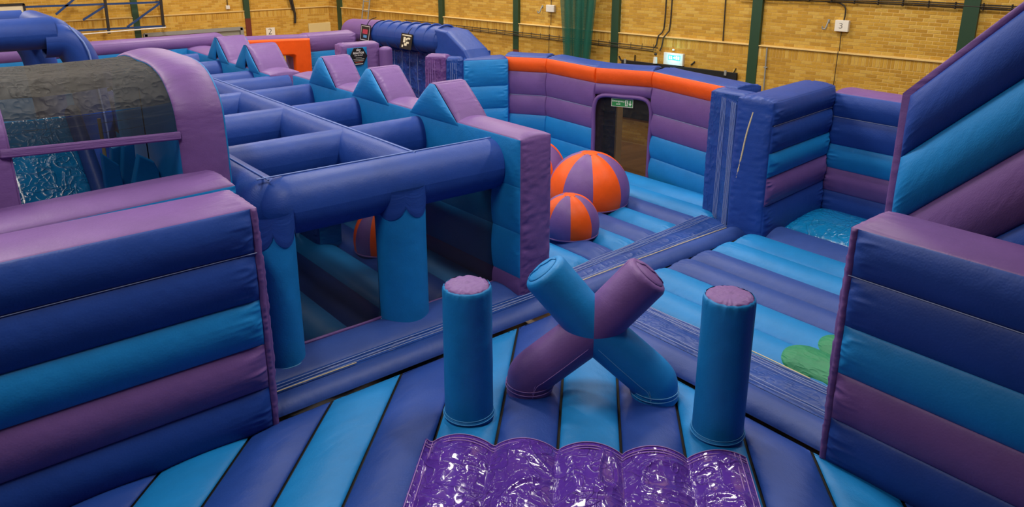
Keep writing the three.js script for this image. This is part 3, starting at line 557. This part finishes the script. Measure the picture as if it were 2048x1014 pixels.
zigzag(thing('zigzag_wall', 'distant purple topped zigzag wall with two humps near orange arch', 'inflatable wall'), [4.7, 16.0], [4.72, 11.75], .5, 1.8, [[12.1, 13.2, 1], [13.45, 14.55, 1]], .36);

// ---------------------------------------------------------------- netted tunnel on the left
{
  const o = thing('netted_tunnel', 'purple framed inflatable tunnel with black net roof at left', 'inflatable tunnel');
  const prof = [[6.72, 0], [6.72, 1.6], [6.72, 2.2], [6.76, 2.46], [6.96, 2.66], [7.24, 2.745], [7.7, 2.755], [8.2, 2.74], [8.62, 2.62], [8.82, 2.35], [8.85, 1.6], [8.85, 0]];
  const curve = new THREE.CatmullRomCurve3(prof.map(([v, h]) => W(0, v, h)), false, 'centripetal');
  const frame = (u0, u1) => grid((s, t, p) => {
    const c = curve.getPoint(t), d = curve.getTangent(t), nx = new V3(0, -d.z, d.y).normalize(); if (t < .5 ? nx.z < 0 && nx.y < 0 : false) nx.negate();
    const x = Math.min(s, 1 - s) * (u1 - u0), bl = .05 * Math.pow(Math.sin(Math.PI * s), .6) + .006 * Math.exp(-x / .06) * (1 - Math.exp(-x / .01)) * ridge(t * 150 + u0, x * 6);
    p.copy(c).addScaledVector(nx, bl); p.x = lerp(u0, u1, s);
  }, range(24).map((t) => .5 - .5 * Math.cos(Math.PI * t)), range(260), (s, t) => [s * .5, t * 8]);
  const flip = (g) => { const i = g.index.array; for (let k = 0; k < i.length; k += 3) { const t = i[k]; i[k] = i[k + 1]; i[k + 1] = t; } g.computeVertexNormals(); return g; };
  const shape = new THREE.Shape(); const pts = curve.getPoints(60).map((p) => [-p.z, p.y]); shape.moveTo(pts[0][0], pts[0][1]); pts.slice(1).forEach((p) => shape.lineTo(p[0], p[1]));
  const hole = new THREE.Path(); [[7.2, 0], [7.2, 2.1], [7.6, 2.42], [8.1, 2.42], [8.4, 2.1], [8.4, 0.0]].forEach((p, i) => i ? hole.lineTo(...p) : hole.moveTo(...p));
  const cheek = (u) => { const g = new THREE.ShapeGeometry(shape); g.rotateY(Math.PI / 2); g.translate(u, 0, 0); return g; };
  for (const [u0, u1] of [[.02, .64], [1.85, 2.25]]) {
    const a = part('frame_arch', frame(u0, u1), PURPLE, o);
    part('frame_cheek', (() => { const g = grid((s, t, p) => { const c = curve.getPoint(t); p.copy(W(0, 7.78, 0)).lerp(c, lerp(.02, 1, s)); p.y = c.y * lerp(.9, 1, s); p.x = u1; }, range(3), range(80)); return g; })(), SKY, a);
    part('frame_cheek', (() => { const g = grid((s, t, p) => { const c = curve.getPoint(t); p.copy(W(0, 7.78, 0)).lerp(c, lerp(.02, 1, s)); p.y = c.y * lerp(.9, 1, s); p.x = u0; }, range(3), range(80)); return g; })(), SKY, a);
    part('edge_piping', new THREE.TubeGeometry(new THREE.CatmullRomCurve3(curve.getPoints(40).map((p) => new V3(u1, p.y, p.z))), 120, .01, 6), u0 > 1 ? SKY : PURPLE, a);
  }
  const net = (t0, t1, mat, nm) => part(nm, grid((s, t, p) => { const c = curve.getPoint(lerp(t0, t1, t)); p.copy(c); p.x = lerp(.6, 1.89, s); p.y -= .03 * Math.sin(Math.PI * s) * (1 - .4 * Math.cos(t * 20)) + .012 * noise2(s * 7, t * 30); }, range(30), range(60), (s, t) => [s * 1.3, t * 2]), mat, o);
  const tAt = (v, h) => { let best = 0, bd = 9; for (let i = 0; i <= 800; i++) { const p = curve.getPoint(i / 800), d = Math.hypot(-p.z - v, p.y - h); if (d < bd) { bd = d; best = i / 800; } } return best; };
  const tb = tAt(6.72, 2.27), tm = tAt(6.8, 2.5), te = tAt(8.82, 2.35);
  net(tb, tm, NET, 'side_net'); net(tm, te, NET_FOLDED, 'roof_net');
  part('net_bar', new RoundedBoxGeometry(1.3, .07, .04, 2, .015).rotateZ(-.045).translate(1.22, 2.255, -6.7), PURPLE, o, 'purple strip under the net');
  settle(o);
  const w = thing('tunnel_sill_wall', 'low purple roll wall between netted tunnel and left foreground wall', 'inflatable wall');
  wallParts(w, [-1.5, 6.1], [2.14, 6.3], .58, [0, .5, 1.1, 1.825], [SKY, SKY, SKY], PURPLE, [PURPLE, PURPLE], SKY, { topBulge: .075, b: .02 }); settle(w);
  // inside
  const sl = thing('small_slide', 'shiny light blue slick slide inside the netted tunnel', 'slide');
  part('slide_bed', panel(W(.68, 7.3, 1.3), W(1.3, 7.3, 1.3), W(1.34, 8.6, 2.15), W(.68, 8.6, 2.15), { b: .05, pk: .004 }), SLICK_SKY, sl);
  part('side_roll', tube(W(1.36, 7.3, 1.3), W(1.4, 8.6, 2.2), .07, .1, { cap0: .5, cap1: .5 }), FADED, sl);
  part('slide_base', new THREE.BoxGeometry(.7, 1.28, 1.2).translate(1.03, .64, -8.0), BLUE, sl);
  settle(sl);
  const st = thing('red_strap', 'short red padded strap at the foot of the slick slide', 'strap');
  part('strap', (() => tube(W(.98, 7.34, 1.56), W(1.26, 7.34, 1.6), .035, .03, { cap0: .6, cap1: .6 }))(), RED, st); settle(st);
  const po = thing('pole', 'thin pale wooden pole standing inside the netted tunnel', 'pole');
  part('shaft', new THREE.CylinderGeometry(.016, .018, 2.25, 12).translate(1.46, 1.13, -7.7), TIMBER, po); settle(po);
  const fins = [
    ['short notched light blue wedge beside the pale pole', 7.6, [[1.41, .1], [1.41, 1.64], [1.42, 2.04], [1.52, 1.93], [1.54, 1.6], [1.54, .1]]],
    ['tall light blue wedge second from the pale pole', 7.9, [[1.5, .1], [1.5, 1.55], [1.57, 2.02], [1.65, 2.04], [1.62, 1.5], [1.62, .1]]],
    ['tall light blue wedge third from the pale pole', 7.75, [[1.56, .1], [1.56, 1.6], [1.64, 2.06], [1.71, 2.08], [1.69, 1.6], [1.69, .1]]],
    ['wide pointed light blue wedge nearest the purple tunnel leg', 7.5, [[1.6, .1], [1.6, 1.68], [1.7, 2.0], [1.8, 1.93], [1.83, 1.84], [1.83, .1]]]];
  fins.forEach(([label, v, pts]) => {
    const f = thing('climbing_wedge', label, 'wedge', 'wedges inside the netted tunnel'), s = new THREE.Shape();
    pts.forEach((p, i) => i ? s.lineTo(...p) : s.moveTo(...p));
    const g = new THREE.ExtrudeGeometry(s, { depth: .08, bevelEnabled: true, bevelSize: .015, bevelThickness: .02, bevelSegments: 3 }); g.translate(0, -.1, -v - .04);
    part('wedge_body', g, SKY, f); settle(f);
  });
}
// blue arches behind the tunnel
{
  const o = thing('blue_arch', 'thick blue tube arch rising behind the net roof at far left', 'inflatable arch');
  const sweep = (pts, r) => { const c = new THREE.CatmullRomCurve3(pts, false, 'centripetal'); return new THREE.TubeGeometry(c, 60, r, 28); };
  part('cross_beam', tube(W(-2, 11, 2.72), W(1.75, 11, 2.72), .19, .19, {}), BLUE, o);
  part('cross_beam', tube(W(-2, 12.2, 2.74), W(1.6, 12.2, 2.74), .18, .18, {}), BLUE, o);
  const leg = (v, d = 0) => part('leg', sweep([W(1.62 - d, v, 2.62), W(1.85 - d, v, 2.6), W(1.98 - d, v, 2.4), W(2.04 - d, v, 1.8), W(2.06 - d, v, .9), W(2.06 - d, v, 0)], .2), BLUE, o);
  const l1 = leg(11); leg(12.2, .3);
  part('side_beam', tube(W(1.78, 10.95, 2.68), W(1.68, 12.3, 2.72), .2, .2, { cap0: .8, cap1: .8 }), BLUE, o);
  part('piping', cord([W(1.9, 10.9, 2.8), W(2.04, 10.81, 2.55), W(2.08, 10.8, 2.2), W(2.12, 10.795, 1.6), W(2.13, 10.795, .4)], .012), plain(0x6f88c6, .5), l1);
  settle(o);
}

// ---------------------------------------------------------------- far end
{
  const a = thing('perimeter_wall', 'long low purple and light blue perimeter wall before the back brick wall', 'inflatable wall');
  wallParts(a, [-2, 15.7], [5.45, 15.7], .45, [0, .8, 1.8, 1.97], [SKY, SKY, PURPLE], PURPLE, [PURPLE, PURPLE], PURPLE, { topBulge: .06, b: .03 }); settle(a);
  const b = thing('perimeter_wall', 'purple and light blue perimeter wall right of the orange arch', 'inflatable wall');
  wallParts(b, [7.0, 15.35], [8.15, 15.3], .45, [0, .8, 1.56, 1.86], [SKY, SKY, PURPLE], PURPLE, [PURPLE, PURPLE], PURPLE, { topBulge: .07, b: .04 }); settle(b);
  const c = thing('orange_arch', 'orange inflatable doorway arch in front of the back brick wall', 'inflatable arch');
  const s = new THREE.Shape(); s.moveTo(5.5, 0); s.lineTo(5.5, 1.9); s.lineTo(6.94, 1.84); s.lineTo(6.94, 0); s.lineTo(6.66, 0); s.lineTo(6.66, 1.5); s.quadraticCurveTo(6.66, 1.6, 6.55, 1.6); s.lineTo(5.9, 1.62); s.quadraticCurveTo(5.8, 1.62, 5.8, 1.5); s.lineTo(5.8, 0);
  const g = new THREE.ExtrudeGeometry(s, { depth: .3, bevelEnabled: true, bevelSize: .035, bevelThickness: .06, bevelSegments: 5, curveSegments: 8 }); g.translate(0, 0, -15.4);
  part('arch_body', g, ORANGE, c);
  part('arch_top', tube(W(5.4, 15.3, 1.9), W(7.05, 15.3, 1.84), .16, .1, { cap0: .6, cap1: .6 }), PURPLE, c);
  part('inner_lining', mergeGeometries([new THREE.BoxGeometry(.03, 1.5, .34).translate(6.635, .76, -15.36), new THREE.BoxGeometry(.8, .03, .34).translate(6.23, 1.58, -15.36)]), PURPLE, c);
  settle(c);
  const pd = thing('orange_pad', 'small orange inflatable block beyond the zigzag wall', 'inflatable block');
  part('block', new RoundedBoxGeometry(.75, 1.72, .35, 3, .08).translate(5.75, .86, -11.9), ORANGE, pd); settle(pd);
}
{
  const o = thing('game_wall', 'tall blue climbing wall with overhanging roll and purple end', 'inflatable wall');
  const U = 8.6;
  part('overhang_roll', tube(W(U - .05, 14.85, 1.875), W(U - .05, 12.3, 1.96), .3, .27, { cap1: .5, pk: .03 }), BLUE, o);
  for (let i = 0; i < 7; i++) part('roll_band', new THREE.TorusGeometry(.285, .02, 6, 40).rotateY(0).translate(U - .05, 1.88 + i * .014, -(14.6 - i * .36)), BLUE, o);
  part('purple_end', tube(W(U - .05, 16.25, 1.8), W(U - .05, 14.8, 1.875), .32, .29, { cap0: .35, pk: .02 }), PURPLE, o);
  const s = new THREE.Shape(); s.moveTo(12.45, 1.5); s.lineTo(12.45, 2.16); s.lineTo(12.1, 2.14); s.lineTo(11.55, 1.86); s.lineTo(11.4, 1.7); s.lineTo(11.4, 0); s.lineTo(12.45, 0);
  const g = new THREE.ExtrudeGeometry(s, { depth: .35, bevelEnabled: true, bevelSize: .04, bevelThickness: .1, bevelSegments: 5 }); g.rotateY(Math.PI / 2); g.translate(U - .2, 0, 0);
  part('sloping_side', g, BLUE, o);
  part('climbing_face', grid((q, t, p) => { const v = lerp(16.2, 12.2, q); p.copy(W(U + .02 + .035 * Math.sin(q * 46) * (1 - .5 * t), v, lerp(0, 1.75, t))); }, range(160), range(20), (q, t) => [q * 4, t * 1.7]), SLICK_BLUE, o);
  part('stitching', mergeGeometries(range(10).map((q) => cord([W(U - .035, lerp(15.6, 12.6, q), .6), W(U - .04, lerp(15.6, 12.6, q) + .02, 1.1), W(U - .035, lerp(15.6, 12.6, q), 1.62)], .004))), THREAD, o);
  part('back_panel', new THREE.BoxGeometry(.3, 1.8, 4.6).translate(U + .3, .9, -14), BLUE, o);
  settle(o);
  const banner = (label, v, h, draw, w, hh, tilt = .25) => {
    const t = thing('banner', label, 'banner'); const c = document.createElement('canvas'); c.width = 256; c.height = 256; draw(c.getContext('2d'));
    const tx = new THREE.CanvasTexture(c); tx.colorSpace = THREE.SRGBColorSpace;
    const f = (x) => grid((s2, t2, p) => p.copy(W(U - .39 - x + tilt * (t2 - .5) * .25 * (1), v - (s2 - .5) * w, h + (t2 - .5) * hh)), range(4), range(4));
    part('printed_face', f(.0), new THREE.MeshStandardMaterial({ map: tx, roughness: .5 }), t); part('backing', f(-.006), BLACK, t);
    part('tie', cord([W(U - .36 + tilt * .1, v, h + hh * .48), W(U - .25, v, h + hh * .48 + .1), W(U - .1, v, h + hh * .5 + .14)], .008), BLACK, t); settle(t);
  };
  banner('small black banner with red and blue print on purple roll end', 15.0, 1.9, (x) => { x.fillStyle = '#151519'; x.fillRect(0, 0, 256, 256); x.strokeStyle = '#d9d9d9'; x.lineWidth = 8; x.strokeRect(20, 20, 216, 216); x.fillStyle = '#b0324a'; x.fillRect(60, 70, 130, 70); x.fillStyle = '#4f8fc4'; x.fillRect(90, 160, 90, 40); }, .42, .34);
  banner('small black and cream patterned banner on the blue roll', 13.35, 1.88, (x) => { x.fillStyle = '#17150f'; x.fillRect(0, 0, 256, 256); x.fillStyle = '#e6dfc0'; x.fillRect(24, 20, 208, 18); for (const [a, b, w, h] of [[60, 60, 50, 90], [120, 70, 30, 40], [150, 60, 60, 30], [130, 130, 60, 30], [90, 160, 60, 40], [40, 190, 30, 40]]) x.fillRect(a, b, w, h); }, .42, .3);
  const p = thing('sign_wall', 'purple inflatable wall block carrying the black hexagon sign', 'inflatable wall');
  wallParts(p, [6.96, 13.66], [7.74, 13.6], .35, [0, 1.85], [PURPLE], PURPLE, [PURPLE, PURPLE], PURPLE, { b: .05 });
  part('light_blue_panel', panel(W(7.02, 13.58, .2), W(7.44, 13.56, .2), W(7.44, 13.56, 1.82), W(7.02, 13.58, 1.82), { b: .03, pk: .003 }), SKY, p);
  part('side_roll', tube(W(7.82, 13.5, 0), W(7.82, 13.5, 1.8), .13, .13, { cap1: .5 }), PURPLE, p); settle(p);
  const hx = thing('hexagon_sign', 'black hexagon game sign with white lettering on light blue panel', 'sign');
  const c = document.createElement('canvas'); c.width = c.height = 512; const x = c.getContext('2d'); x.fillStyle = '#121214'; x.fillRect(0, 0, 512, 512); x.fillStyle = '#f0f0ee'; x.textAlign = 'center';
  x.font = 'bold 80px sans-serif'; x.fillText('sky', 256, 110); x.font = 'bold 74px sans-serif'; x.fillText('REACTOR', 256, 190); x.font = 'bold 38px sans-serif'; x.fillText('HOW TO PLAY', 256, 240);
  for (const [i, w] of [180, 320, 280, 220].entries()) { x.fillStyle = i === 3 ? '#c0553a' : '#b9b9b4'; x.fillRect(256 - w / 2, 282 + i * 38, w, 12); } x.fillStyle = '#b9b9b4'; x.fillRect(140, 440, 230, 22);
  const tx = new THREE.CanvasTexture(c); tx.colorSpace = THREE.SRGBColorSpace;
  const hex = new THREE.CylinderGeometry(.19, .19, .014, 6); hex.rotateY(Math.PI / 6); hex.rotateX(Math.PI / 2);
  const cc = W(7.22, 13.5, 1.655); hex.translate(cc.x, cc.y, cc.z); part('sign_board', hex, BLACK, hx);
  const hs = new THREE.Shape(); for (let i = 0; i < 6; i++) { const a = i * Math.PI / 3; const q = [Math.cos(a) * .188, Math.sin(a) * .188]; i ? hs.lineTo(...q) : hs.moveTo(...q); }
  const hg = new THREE.ShapeGeometry(hs), uv = hg.attributes.uv; for (let i = 0; i < uv.count; i++) uv.setXY(i, hg.attributes.position.getX(i) / .376 + .5, hg.attributes.position.getY(i) / .376 + .5);
  hg.translate(cc.x, cc.y, cc.z + .0085); part('printed_face', hg, new THREE.MeshStandardMaterial({ map: tx, roughness: .45 }), hx);
  settle(hx);
}

// ---------------------------------------------------------------- fittings on the brick walls
{
  const boxed = (s0, s1, h0, h1, off, depth, place = R, ang = RANGLE, rad = .008) => { const g = new RoundedBoxGeometry(Math.abs(s1 - s0), h1 - h0, depth, 2, rad); g.rotateY(ang); const p = place((s0 + s1) / 2, (h0 + h1) / 2, off + depth / 2); g.translate(p.x, p.y, p.z); return g; };
  const face = (s0, s1, h0, h1, off, place) => grid((s, t, p) => p.copy(place(lerp(s0, s1, s), lerp(h0, h1, t), off)), range(1), range(1));
  const textPlate = (txt, w, h, size, bg = '#e9e4d6', fg = '#33302c') => { const c = document.createElement('canvas'); c.width = w; c.height = h; const x = c.getContext('2d'); x.fillStyle = bg; x.fillRect(0, 0, w, h); x.fillStyle = fg; x.textAlign = 'center'; x.font = size + 'px sans-serif'; x.fillText(txt, w * .45, h * .72); const t = new THREE.CanvasTexture(c); t.colorSpace = THREE.SRGBColorSpace; return new THREE.MeshStandardMaterial({ map: t, roughness: .6 }); };
  const wire = plain(0x2a251f, .6);
  // numbered switch boxes
  const b3 = thing('switch_box', 'white box numbered three on the right brick wall', 'box');
  part('casing', boxed(1.52, 1.29, 2.31, 2.5, 0, .07), WHITE, b3); part('printed_face', face(1.515, 1.295, 2.315, 2.495, .0715, R), textPlate('3', 256, 224, 150), b3);
  part('cable', cord([R(1.7, 2.79, .03), R(1.5, 2.78, .03), R(1.4, 2.72, .03), R(1.38, 2.6, .03), R(1.39, 2.5, .03)], .012), wire, b3);
  part('cable', cord([R(1.41, 2.31, .03), R(1.4, 1.98, .03)], .006), wire, b3); part('cable', cord([R(1.4, 1.98, .09), R(1.41, .9, .09)], .006), wire, b3); settle(b3);
  const b1 = thing('switch_box', 'small white box on the right brick wall left of green netting', 'box');
  part('casing', boxed(7.9, 7.67, 2.27, 2.42, 0, .07), WHITE, b1); part('cable', cord([R(7.78, 2.27, .03), R(7.78, 1.98, .03)], .006), wire, b1); part('cable', cord([R(7.78, 1.98, .09), R(7.78, 1, .09)], .006), wire, b1); part('cable', cord([R(7.78, 2.42, .03), R(7.78, 3.6, .03)], .008), wire, b1); settle(b1);
  for (const [s, h, label] of [[1.68, 2.4, 'grey wall hook beside the numbered white box'], [8.08, 2.3, 'grey wall hook left of the small white box']]) {
    const k = thing('wall_hook', label, 'hook'); part('hook', cord([R(s - .03, h + .08, .01), R(s - .03, h + .02, .06), R(s - .01, h - .06, .09), R(s + .03, h - .06, .09), R(s + .04, h - .02, .09)], .014), GREY, k); part('plate', boxed(s - .05, s - .01, h + .04, h + .1, 0, .012), GREY, k); settle(k);
  }
  // cable basket
  const tr = thing('cable_tray', 'black wire cable tray running along the right brick wall', 'cable tray');
  for (const [h, off, s1] of [[1.75, .1, 4.95], [1.71, .16, 4.95], [1.67, .1, 5.05]]) part('wire', cord([R(12.7, h + .04, off), R(s1, h - .02, off)], .009), wire, tr);
  for (let s = 12.6; s > 5; s -= .27) part('rung', cord([R(s, 1.79, .12), R(s, 1.67, .12)], .006), wire, tr);
  settle(tr);
  const cd = thing('conduit', 'pair of black conduits dropping beside the lit exit box', 'conduit');
  for (const [s, k] of [[4.87, 0], [4.74, .05]]) part('pipe', cord([R(s, 3.8, .03), R(s, 2.2, .03), R(s + .02, 2.05, .04), R(s + .1, 1.95, .09), R(s + .11, 1.8, .1), R(s + .16, 1.72 - k, .1)], .014), wire, cd); settle(cd);
  const c2 = thing('conduit', 'single thin black conduit on the upper right brick wall', 'conduit'); part('pipe', cord([R(3.61, 3.8, .03), R(3.58, 1.97, .03)], .012), wire, c2); settle(c2);
  const c3 = thing('conduit', 'grey conduit right of the fifth green column', 'conduit'); part('pipe', cord([R(2.67, 1.93, .09), R(2.66, 1.2, .09), R(2.66, .3, .09)], .014), GREY, c3); part('clip', boxed(2.7, 2.63, 1.56, 1.585, .07, .03), GREY, c3); settle(c3);
  const tt = thing('cable_run', 'black cables along the top of the right brick wall', 'cable tray');
  for (const [h, off] of [[2.86, .05], [2.83, .07], [2.8, .05]]) part('cable', cord([R(3.3, h - .03, off), R(1, h + .005, off), R(-1.2, h, off), R(-3, h, off)], .01), wire, tt);
  for (let s = 2.4; s > -3; s -= .38) part('clip', boxed(s, s - .02, 2.78, 2.89, .02, .05), wire, tt); settle(tt);
  // lit exit box
  const ex = thing('exit_light', 'lit white exit box with blue green pictogram on brick', 'sign');
  part('casing', boxed(4.79, 4.35, 1.42, 1.66, .06, .07), plain(0xd9d6cc, .5), ex);
  const c = document.createElement('canvas'); c.width = 512; c.height = 160; const x = c.getContext('2d'); x.fillStyle = '#2aa4c4'; x.fillRect(0, 0, 512, 160); x.fillStyle = '#eefcff';
  x.fillRect(30, 25, 55, 110); x.beginPath(); x.arc(140, 48, 20, 0, 7); x.fill(); x.fillRect(120, 70, 40, 50); x.fillRect(105, 110, 22, 30); x.fillRect(150, 110, 22, 30); x.fillRect(200, 68, 60, 24); x.beginPath(); x.moveTo(255, 40); x.lineTo(300, 80); x.lineTo(255, 120); x.fill(); x.fillRect(330, 25, 50, 110); x.fillRect(410, 25, 70, 110);
  const tx = new THREE.CanvasTexture(c); tx.colorSpace = THREE.SRGBColorSpace;
  part('lit_panel', face(4.68, 4.41, 1.52, 1.62, .1312, R), new THREE.MeshStandardMaterial({ map: tx, emissiveMap: tx, emissive: 0xffffff, emissiveIntensity: .9, roughness: .4 }), ex); settle(ex);
  { const l = new THREE.PointLight(0x66d8f0, .25); l.position.copy(R(4.55, 1.57, .2)).sub(ex.position); ex.add(l); }
  const dl = thing('alarm_lamp', 'small white cylindrical fitting left of the lit exit box', 'fitting'); part('body', new THREE.CylinderGeometry(.035, .045, .13, 20).translate(...R(4.95, 1.49, .17).toArray()), WHITE, dl); part('cap', new THREE.SphereGeometry(.03, 16, 10).translate(...R(4.95, 1.61, .17).toArray()), wire, dl); settle(dl);
  const sm1 = thing('junction_box', 'tiny white junction box above the lit exit box', 'box'); part('casing', boxed(4.63, 4.58, 1.7, 1.735, .06, .03), WHITE, sm1); settle(sm1);
  // black board along the wall
  const bb = thing('black_board', 'long black sheeted frame leaning on brick behind orange topped wall', 'board');
  part('sheet', boxed(5.8, 3.2, .2, 1.41, .075, .05), BLACK, bb);
  for (const s of [5.72, 3.45]) part('bracket', boxed(s, s - .05, 1.34, 1.44, .125, .02), GREY, bb); settle(bb);
  for (const [s0, h0, s1, h1, label] of [[5.9, 1.47, 5.84, 1.38, 'short slanted black tape strip beside the green column'], [5.5, 1.53, 5.5, 1.41, 'upright black tape strip left of the exit box'], [4.12, 1.53, 4.2, 1.46, 'slanted black tape strip right of the exit box'], [4.1, 1.4, 4.1, 1.35, 'tiny black tape strip on the board edge'], [3.25, 1.49, 3.31, 1.37, 'slanted black tape strip near the fifth green column']]) {
    const t = thing('tape_strip', label, 'tape', 'black tape strips on the brick wall'); part('strip', bar(R(s0, h0, .065), R(s1, h1, .065), .03, .012), BLACK, t); settle(t);
  }
  // green sports netting gathered against the wall
  const nt = thing('sports_net', 'gathered dark green sports netting hanging by the right brick wall', 'netting');
  const GN = plain(0x0b6655, .8, { transparent: true, opacity: .5 });
  for (let i = 0; i < 9; i++) part('net_fold', grid((s, t, p) => { const h = lerp(.2, 5, t), sp = 1 - .28 * clamp((2.6 - h) / 1.6); const c0 = 6.85 + (i - 4) * .1 * sp, a = 2 * Math.PI * s; p.copy(R(c0 + Math.cos(a) * .075 * sp, h, .28 + Math.sin(a) * .07 + .04 * Math.sin(i * 2 + h))); }, range(10), range(18)), GN, nt);
  settle(nt);
  // ladder
  const ld = thing('ladder', 'metal ladder standing in the far corner by the right brick wall', 'ladder');
  for (const d of [0, .26]) part('rail', cord([R(14.35 - d, .3, .5), R(14.12 - d, 3.4, .08)], .018), GREY, ld);
  for (let i = 0; i < 12; i++) { const t = i / 12 + .03; part('rung', cord([R(lerp(14.35, 14.12, t), lerp(.3, 3.4, t), lerp(.5, .08, t)), R(lerp(14.09, 13.86, t), lerp(.3, 3.4, t), lerp(.5, .08, t))], .012), GREY, ld); } settle(ld);

  // back wall: basketball frame, backboard, door, signs
  const fr = thing('goal_frame', 'blue steel basketball goal frame on the back brick wall', 'frame');
  const seg = (s0, h0, s1, h1, m = STEEL_BLUE, w = .045, o1 = .35) => part('bar', bar(B(s0, h0, o1), B(s1, h1, o1), w), m, fr);
  seg(1.2, 2.36, 5.85, 2.31); seg(3.8, 1.74, 5.85, 1.72); seg(3.45, 2.14, 4.05, 2.6); seg(4.0, 1.98, 4.56, 2.3); seg(4.95, 1.75, 5.8, 2.29);
  seg(4.55, 2.75, 4.52, 1.62, DARK_STEEL, .06); seg(5.82, 2.4, 5.8, 1.68, DARK_STEEL, .06);
  part('white_rod', cord([B(3.6, 1.645, .38), B(5.85, 1.685, .38)], .018), WHITE, fr);
  for (const s of [4.54, 5.81]) part('stand_off', bar(B(s, 2.31, 0), B(s, 2.31, .35), .05), DARK_STEEL, fr); settle(fr);
  const bk = thing('backboard', 'cream basketball backboard with dark frame at top left', 'backboard');
  part('board', boxed(1.3, 2.8, 1.6, 2.42, .55, .03, B, 0), plain(0xd8cfb0, .5), bk);
  for (const a of [[1.28, 2.42, 2.82, 2.42], [2.81, 2.43, 2.81, 1.59], [1.29, 2.43, 1.29, 1.59], [1.28, 1.6, 2.82, 1.6]]) part('frame_bar', bar(B(a[0], a[1], .57), B(a[2], a[3], .57), .05), DARK_STEEL, bk);
  for (const s of [1.7, 2.4]) part('arm', bar(B(s, 2.1, .0), B(s, 2.1, .55), .05), DARK_STEEL, bk); settle(bk);
  const d = structure('door_1');
  for (const a of [[5.38, 1.5, 7.9, 1.5], [5.4, 1.52, 5.4, FLOOR], [7.88, 1.52, 7.88, FLOOR]]) part('door_frame', bar(B(a[0], a[1], .1), B(a[2], a[3], .1), .09, .1), GREY, d);
  part('door_leaf', boxed(5.45, 6.6, FLOOR + .01, 1.45, .07, .04, B, 0), plain(0xa77a35, .6), d); part('door_leaf', boxed(6.62, 7.83, FLOOR + .01, 1.45, .07, .04, B, 0), plain(0x8b8c80, .6), d);
  const s2 = thing('number_sign', 'white square sign numbered two on the back brick wall', 'sign');
  part('plate', boxed(8.58, 8.84, 1.2, 1.46, .06, .01, B, 0, .003), WHITE, s2); part('printed_face', face(8.585, 8.835, 1.205, 1.455, .0712, B), textPlate('2', 128, 128, 110), s2); settle(s2);
  const pn = thing('notice_board', 'pale cream blank panel on the back brick wall', 'board'); part('panel', boxed(9.85, 10.66, .6, 1.5, .06, .03, B, 0), plain(0xd6c48c, .6), pn); settle(pn);
  const jb = thing('junction_box', 'small white junction box on the back brick wall', 'box'); part('casing', boxed(7.55, 7.65, 2.02, 2.12, 0, .05, B, 0), WHITE, jb); part('cable', cord([B(7.6, 2.12, .02), B(7.6, 3.2, .02)], .01), wire, jb); settle(jb);
  const cb = thing('hanging_cable', 'black bundled cable hanging on the back brick wall', 'cable'); part('bundle', cord([B(9.38, 3, .08), B(9.4, 2.2, .1), B(9.46, 1.75, .1), B(9.44, 1.54, .1)], .035), wire, cb); part('bundle', cord([B(9.3, 3, .08), B(9.34, 2.2, .1), B(9.4, 1.9, .1)], .02), wire, cb); settle(cb);
  const tp = thing('timber_post', 'pale timber post behind the emergency exit netting', 'post'); part('post', new RoundedBoxGeometry(.16, 1.3, .1, 1, .01).translate(10.6, FLOOR + .65, -9.8), TIMBER, tp); settle(tp);
}

renderer.render(scene, camera);
